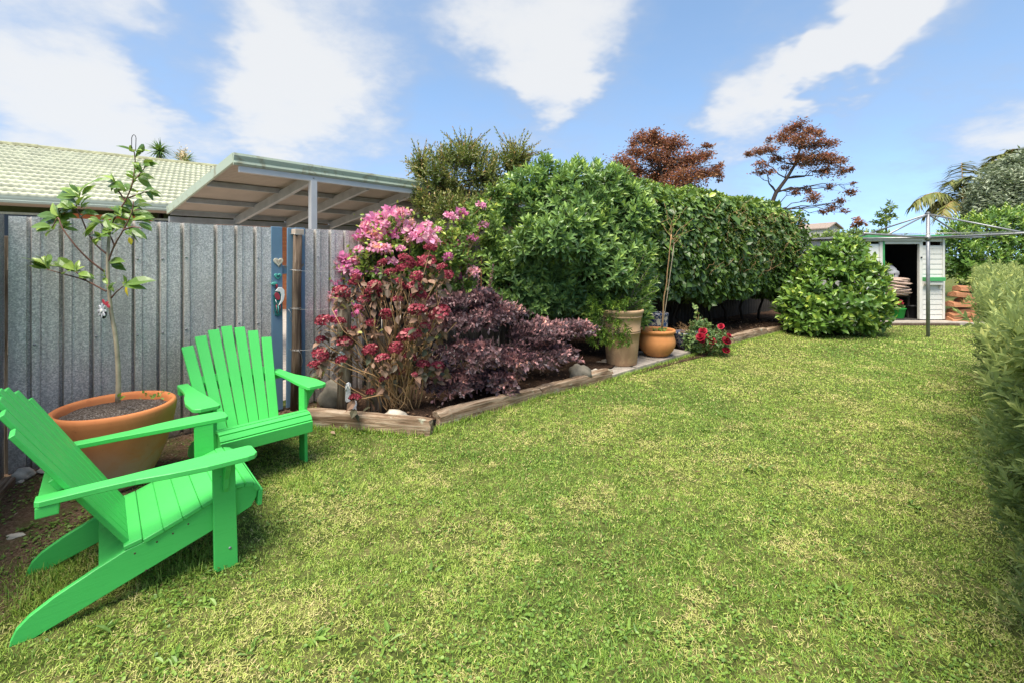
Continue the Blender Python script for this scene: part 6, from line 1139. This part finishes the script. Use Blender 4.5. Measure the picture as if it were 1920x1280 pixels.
def grass():
    V = []; T = []; C = []; n0 = 0; lv = Leaves()
    for ya, yb, dens, L_, w_ in ((.7, 1.6, 3000, .034, .0042), (1.6, 2.5, 33000, .0225, .0027), (2.5, 3.5, 24000, .0225, .0032), (3.5, 5.0, 14500, .0225, .0044), (5.0, 7.2, 7500, .023, .0066), (7.2, 11.2, 3200, .025, .0105)):
        xa, xb = -1.25*yb-.5, 1.15*yb+.8; N_ = int((xb-xa)*(yb-ya)*dens); x = RNG.uniform(xa, xb, N_); y = RNG.uniform(ya, yb, N_)
        k_ = poly_in(x, y, LAWN) & (x > -1.25*y-.4) & (x < 1.2*y+.6)
        fd = (x-FA.x)*FN.x+(y-FA.y)*FN.y; al = (x-FA.x)*FD.x+(y-FA.y)*FD.y      # distance from the fence: thin worn turf there
        thin = np.clip((fd-.25-.55*np.clip(1.4-al, 0, 1.4))/.9, 0.05, 1)+.35*snoise(x, y, 5, .9, 3); thin = thin*np.clip(.72+.55*snoise(x, y, 8, 7, 2), .34, 1); k_ &= RNG.uniform(0, 1, N_) < thin
        x, y = x[k_], y[k_]; N_ = len(x); big = snoise(x, y, 1, .23, 3); mid = snoise(x, y, 2, .9, 3); fine = snoise(x, y, 3, 5, 2)
        tan = np.clip((mid+.40*fine-.45*big-.12)/.9, 0, 1); straw = np.clip(.10+.75*tan+.06*fine, .02, .88)
        th = RNG.uniform(0, 6.283, N_); el = np.clip(RNG.normal(.55, .42, N_), .02, 1.45); D = np.stack([np.cos(th)*np.cos(el), np.sin(th)*np.cos(el), np.sin(el)], 1)
        isdry = RNG.uniform(0, 1, N_) < straw; D[isdry, 2] *= .55; tint = np.where(isdry, RNG.uniform(.70, 1, N_)*np.where(RNG.uniform(0, 1, N_) < .5, 1, .93), np.clip(RNG.normal(.42-.24*np.clip(big+.3*fine, -1.2, 1.2)+.06*mid, .14, N_), 0, .72)); ln = L_*RNG.uniform(.6, 1.35, N_)*(1+.2*big)*np.where(isdry, .9, 1)
        P = np.stack([x, y, np.full(N_, -.002)+np.where(isdry, RNG.uniform(0, .012, N_), 0)], 1); Nn = np.stack([-np.cos(th)*.6, -np.sin(th)*.6, np.full(N_, .8)], 1)+RNG.normal(0, .25, (N_, 3))
        lv.add(P, D, Nn, ln, w_*RNG.uniform(.7, 1.4, N_), tint, 'blade')
    edge = [e1-u12*.2, e2, e3, e4, e5, e6, e7, e9]; feet = [(-1.65, 2.35), (-2.15, 2.15), (-2.3, 2.3), (-1.45, 3.2), (-1.9, 2.9)]
    for a, b in zip(edge, edge[1:]):                     # uncut grass against the edging
        n = int((b-a).length*650); t_ = RNG.uniform(0, 1, (n, 1)); d = arr(b-a); nn_ = unit(np.array([[d[1], -d[0], 0]])); P = arr(a)+d*t_+nn_*RNG.exponential(.022, (n, 1)); P[:, 2] = 0; th = RNG.uniform(0, 6.28, n); el = np.clip(RNG.normal(1.0, .35, n), .2, 1.5)
        lv.add(P, np.stack([np.cos(th)*np.cos(el), np.sin(th)*np.cos(el), np.sin(el)], 1), np.stack([-np.cos(th), -np.sin(th), np.ones(n)], 1), RNG.uniform(.03, .075, n), RNG.uniform(.004, .007, n), np.clip(RNG.normal(.38, .2, n), 0, 1), 'blade')
    n = 2600; q = np.array(feet)[RNG.integers(0, 5, n)]; P = np.concatenate([q+RNG.normal(0, .09, (n, 2)), np.zeros((n, 1))], 1); th = RNG.uniform(0, 6.28, n); el = np.clip(RNG.normal(1.0, .35, n), .2, 1.5)
    lv.add(P, np.stack([np.cos(th)*np.cos(el), np.sin(th)*np.cos(el), np.sin(el)], 1), np.stack([-np.cos(th), -np.sin(th), np.ones(n)], 1), RNG.uniform(.025, .06, n), RNG.uniform(.003, .005, n), np.clip(RNG.normal(.34, .2, n), 0, 1), 'blade')
    return lv.build('grass', M['grass'], None, None, kind='stuff', label='short mown lawn grass with dry straw patches', cat='grass')
grass()
M['weed'] = leafmat('lawn_weed', [(0, (.08, .16, .028)), (.5, (.15, .26, .04)), (1, (.24, .36, .07))], .45, .2)
def weeds():
    lv = Leaves(); c = []
    for _ in range(420):
        y = 1.55+4.2*random.random()**1.7; x = random.uniform(-1.05*y, .98*y); c.append((x, y))
    c = np.array(c); c = c[poly_in(c[:, 0], c[:, 1], LAWN)]
    for x, y in c:
        if random.random() < .88:                          # clover patch
            n = random.randint(10, 34); P = np.stack([RNG.normal(x, .07, n), RNG.normal(y, .06, n), RNG.uniform(.010, .026, n)], 1); lv.add(P, RNG.normal(0, 1, (n, 3))*np.array([1, 1, .15]), np.array([[0, 0, 1.]]*n)+RNG.normal(0, .25, (n, 3)), RNG.uniform(.010, .017, n), RNG.uniform(.010, .015, n), RNG.uniform(0, 1, n), 'round')
        else:
            n = random.randint(7, 16); a = RNG.uniform(0, 6.28, n); P = np.stack([RNG.normal(x, .02, n), RNG.normal(y, .02, n), np.full(n, .006)], 1); lv.add(P, np.stack([np.cos(a), np.sin(a), RNG.uniform(.0, .9, n)], 1), np.array([[0, 0, 1.]]*n)+RNG.normal(0, .4, (n, 3)), RNG.uniform(.025, .07, n), RNG.uniform(.008, .02, n), RNG.uniform(0, 1, n), 'leaf')
    n = 2600; al = RNG.uniform(-.2, 2.2, n); fd = RNG.uniform(.15, 1.5, n); P = np.stack([FA.x+FD.x*al+FN.x*fd, FA.y+FD.y*al+FN.y*fd, RNG.uniform(.008, .02, n)], 1); k_ = (snoise(P[:, 0], P[:, 1], 9, 1.3, 3) > -.15) & (fd < 1.6-.35*al); P = P[k_]; n = len(P)
    lv.add(P, RNG.normal(0, 1, (n, 3))*np.array([1, 1, .2]), np.array([[0, 0, 1.]]*n)+RNG.normal(0, .3, (n, 3)), RNG.uniform(.012, .022, n), RNG.uniform(.010, .016, n), RNG.uniform(0, 1, n), 'round')
    lv.build('lawn_weeds', M['weed'], None, None, kind='stuff', label='small clover and broadleaf weeds among the lawn grass', cat='weeds')
weeds()
M['litter'] = leafmat('dry_leaf', [(0, (.06, .035, .02)), (.5, (.18, .10, .055)), (.85, (.34, .22, .13)), (1, (.45, .36, .26))], .8, .1, .2, tcol=(.3, .15, .05))
def litter():
    lv = Leaves(); N_ = 9000; x = RNG.uniform(-2.6, 6.5, N_); y = RNG.uniform(4, 11, N_); k_ = poly_in(x, y, [tuple(p[:2]) for p in BED]); x, y = x[k_], y[k_]; n = len(x); P = np.stack([x, y, RNG.uniform(.07, .105, n)], 1)
    lv.add(P, RNG.normal(0, 1, (n, 3))*np.array([1, 1, .3]), np.array([[0, 0, 1.]]*n)+RNG.normal(0, .45, (n, 3)), RNG.uniform(.02, .055, n), RNG.uniform(.012, .035, n), RNG.uniform(0, 1, n), 'leaf')
    n = 900; al = RNG.uniform(-.2, 2.3, n); fd = RNG.exponential(.22, n)+.04; P = np.stack([FA.x+FD.x*al+FN.x*fd, FA.y+FD.y*al+FN.y*fd, RNG.uniform(.006, .014, n)], 1); lv.add(P, RNG.normal(0, 1, (n, 3))*np.array([1, 1, .3]), np.array([[0, 0, 1.]]*n)+RNG.normal(0, .4, (n, 3)), RNG.uniform(.012, .03, n), RNG.uniform(.006, .014, n), RNG.uniform(0, 1, n), 'leaf')
    lv.build('leaf_litter', M['litter'], None, None, kind='stuff', label='dry brown leaf litter on the bed soil and by the fence', cat='leaf litter')
    fm = [Leaves().add(np.zeros((1, 3)), np.array([[1., 0, .1]]), np.array([[0, 0, 1.]]), .055, .034, np.array([t])).mesh('fallen_leaf', M['litter']) for t in (.45, .7, .9)]
    for px, py, lab in ((620, 808, 'orange dry leaf on the grass by the chair leg'), (1234, 712, 'orange dry leaf on the lawn below the bowl pot'), (1122, 722, 'brown dry leaf under the pale sleeper'), (1316, 883, 'dark fallen leaf bits in the middle of the lawn'), (1755, 885, 'dark fallen leaf bits on the lawn near the right hedge')):
        o = link('fallen_leaf', random.choice(fm), None, label=lab, cat='leaf', group='fallen leaves'); o.location = G(px, py, .03); o.rotation_euler = (.3, .2, random.uniform(0, 6))
litter()
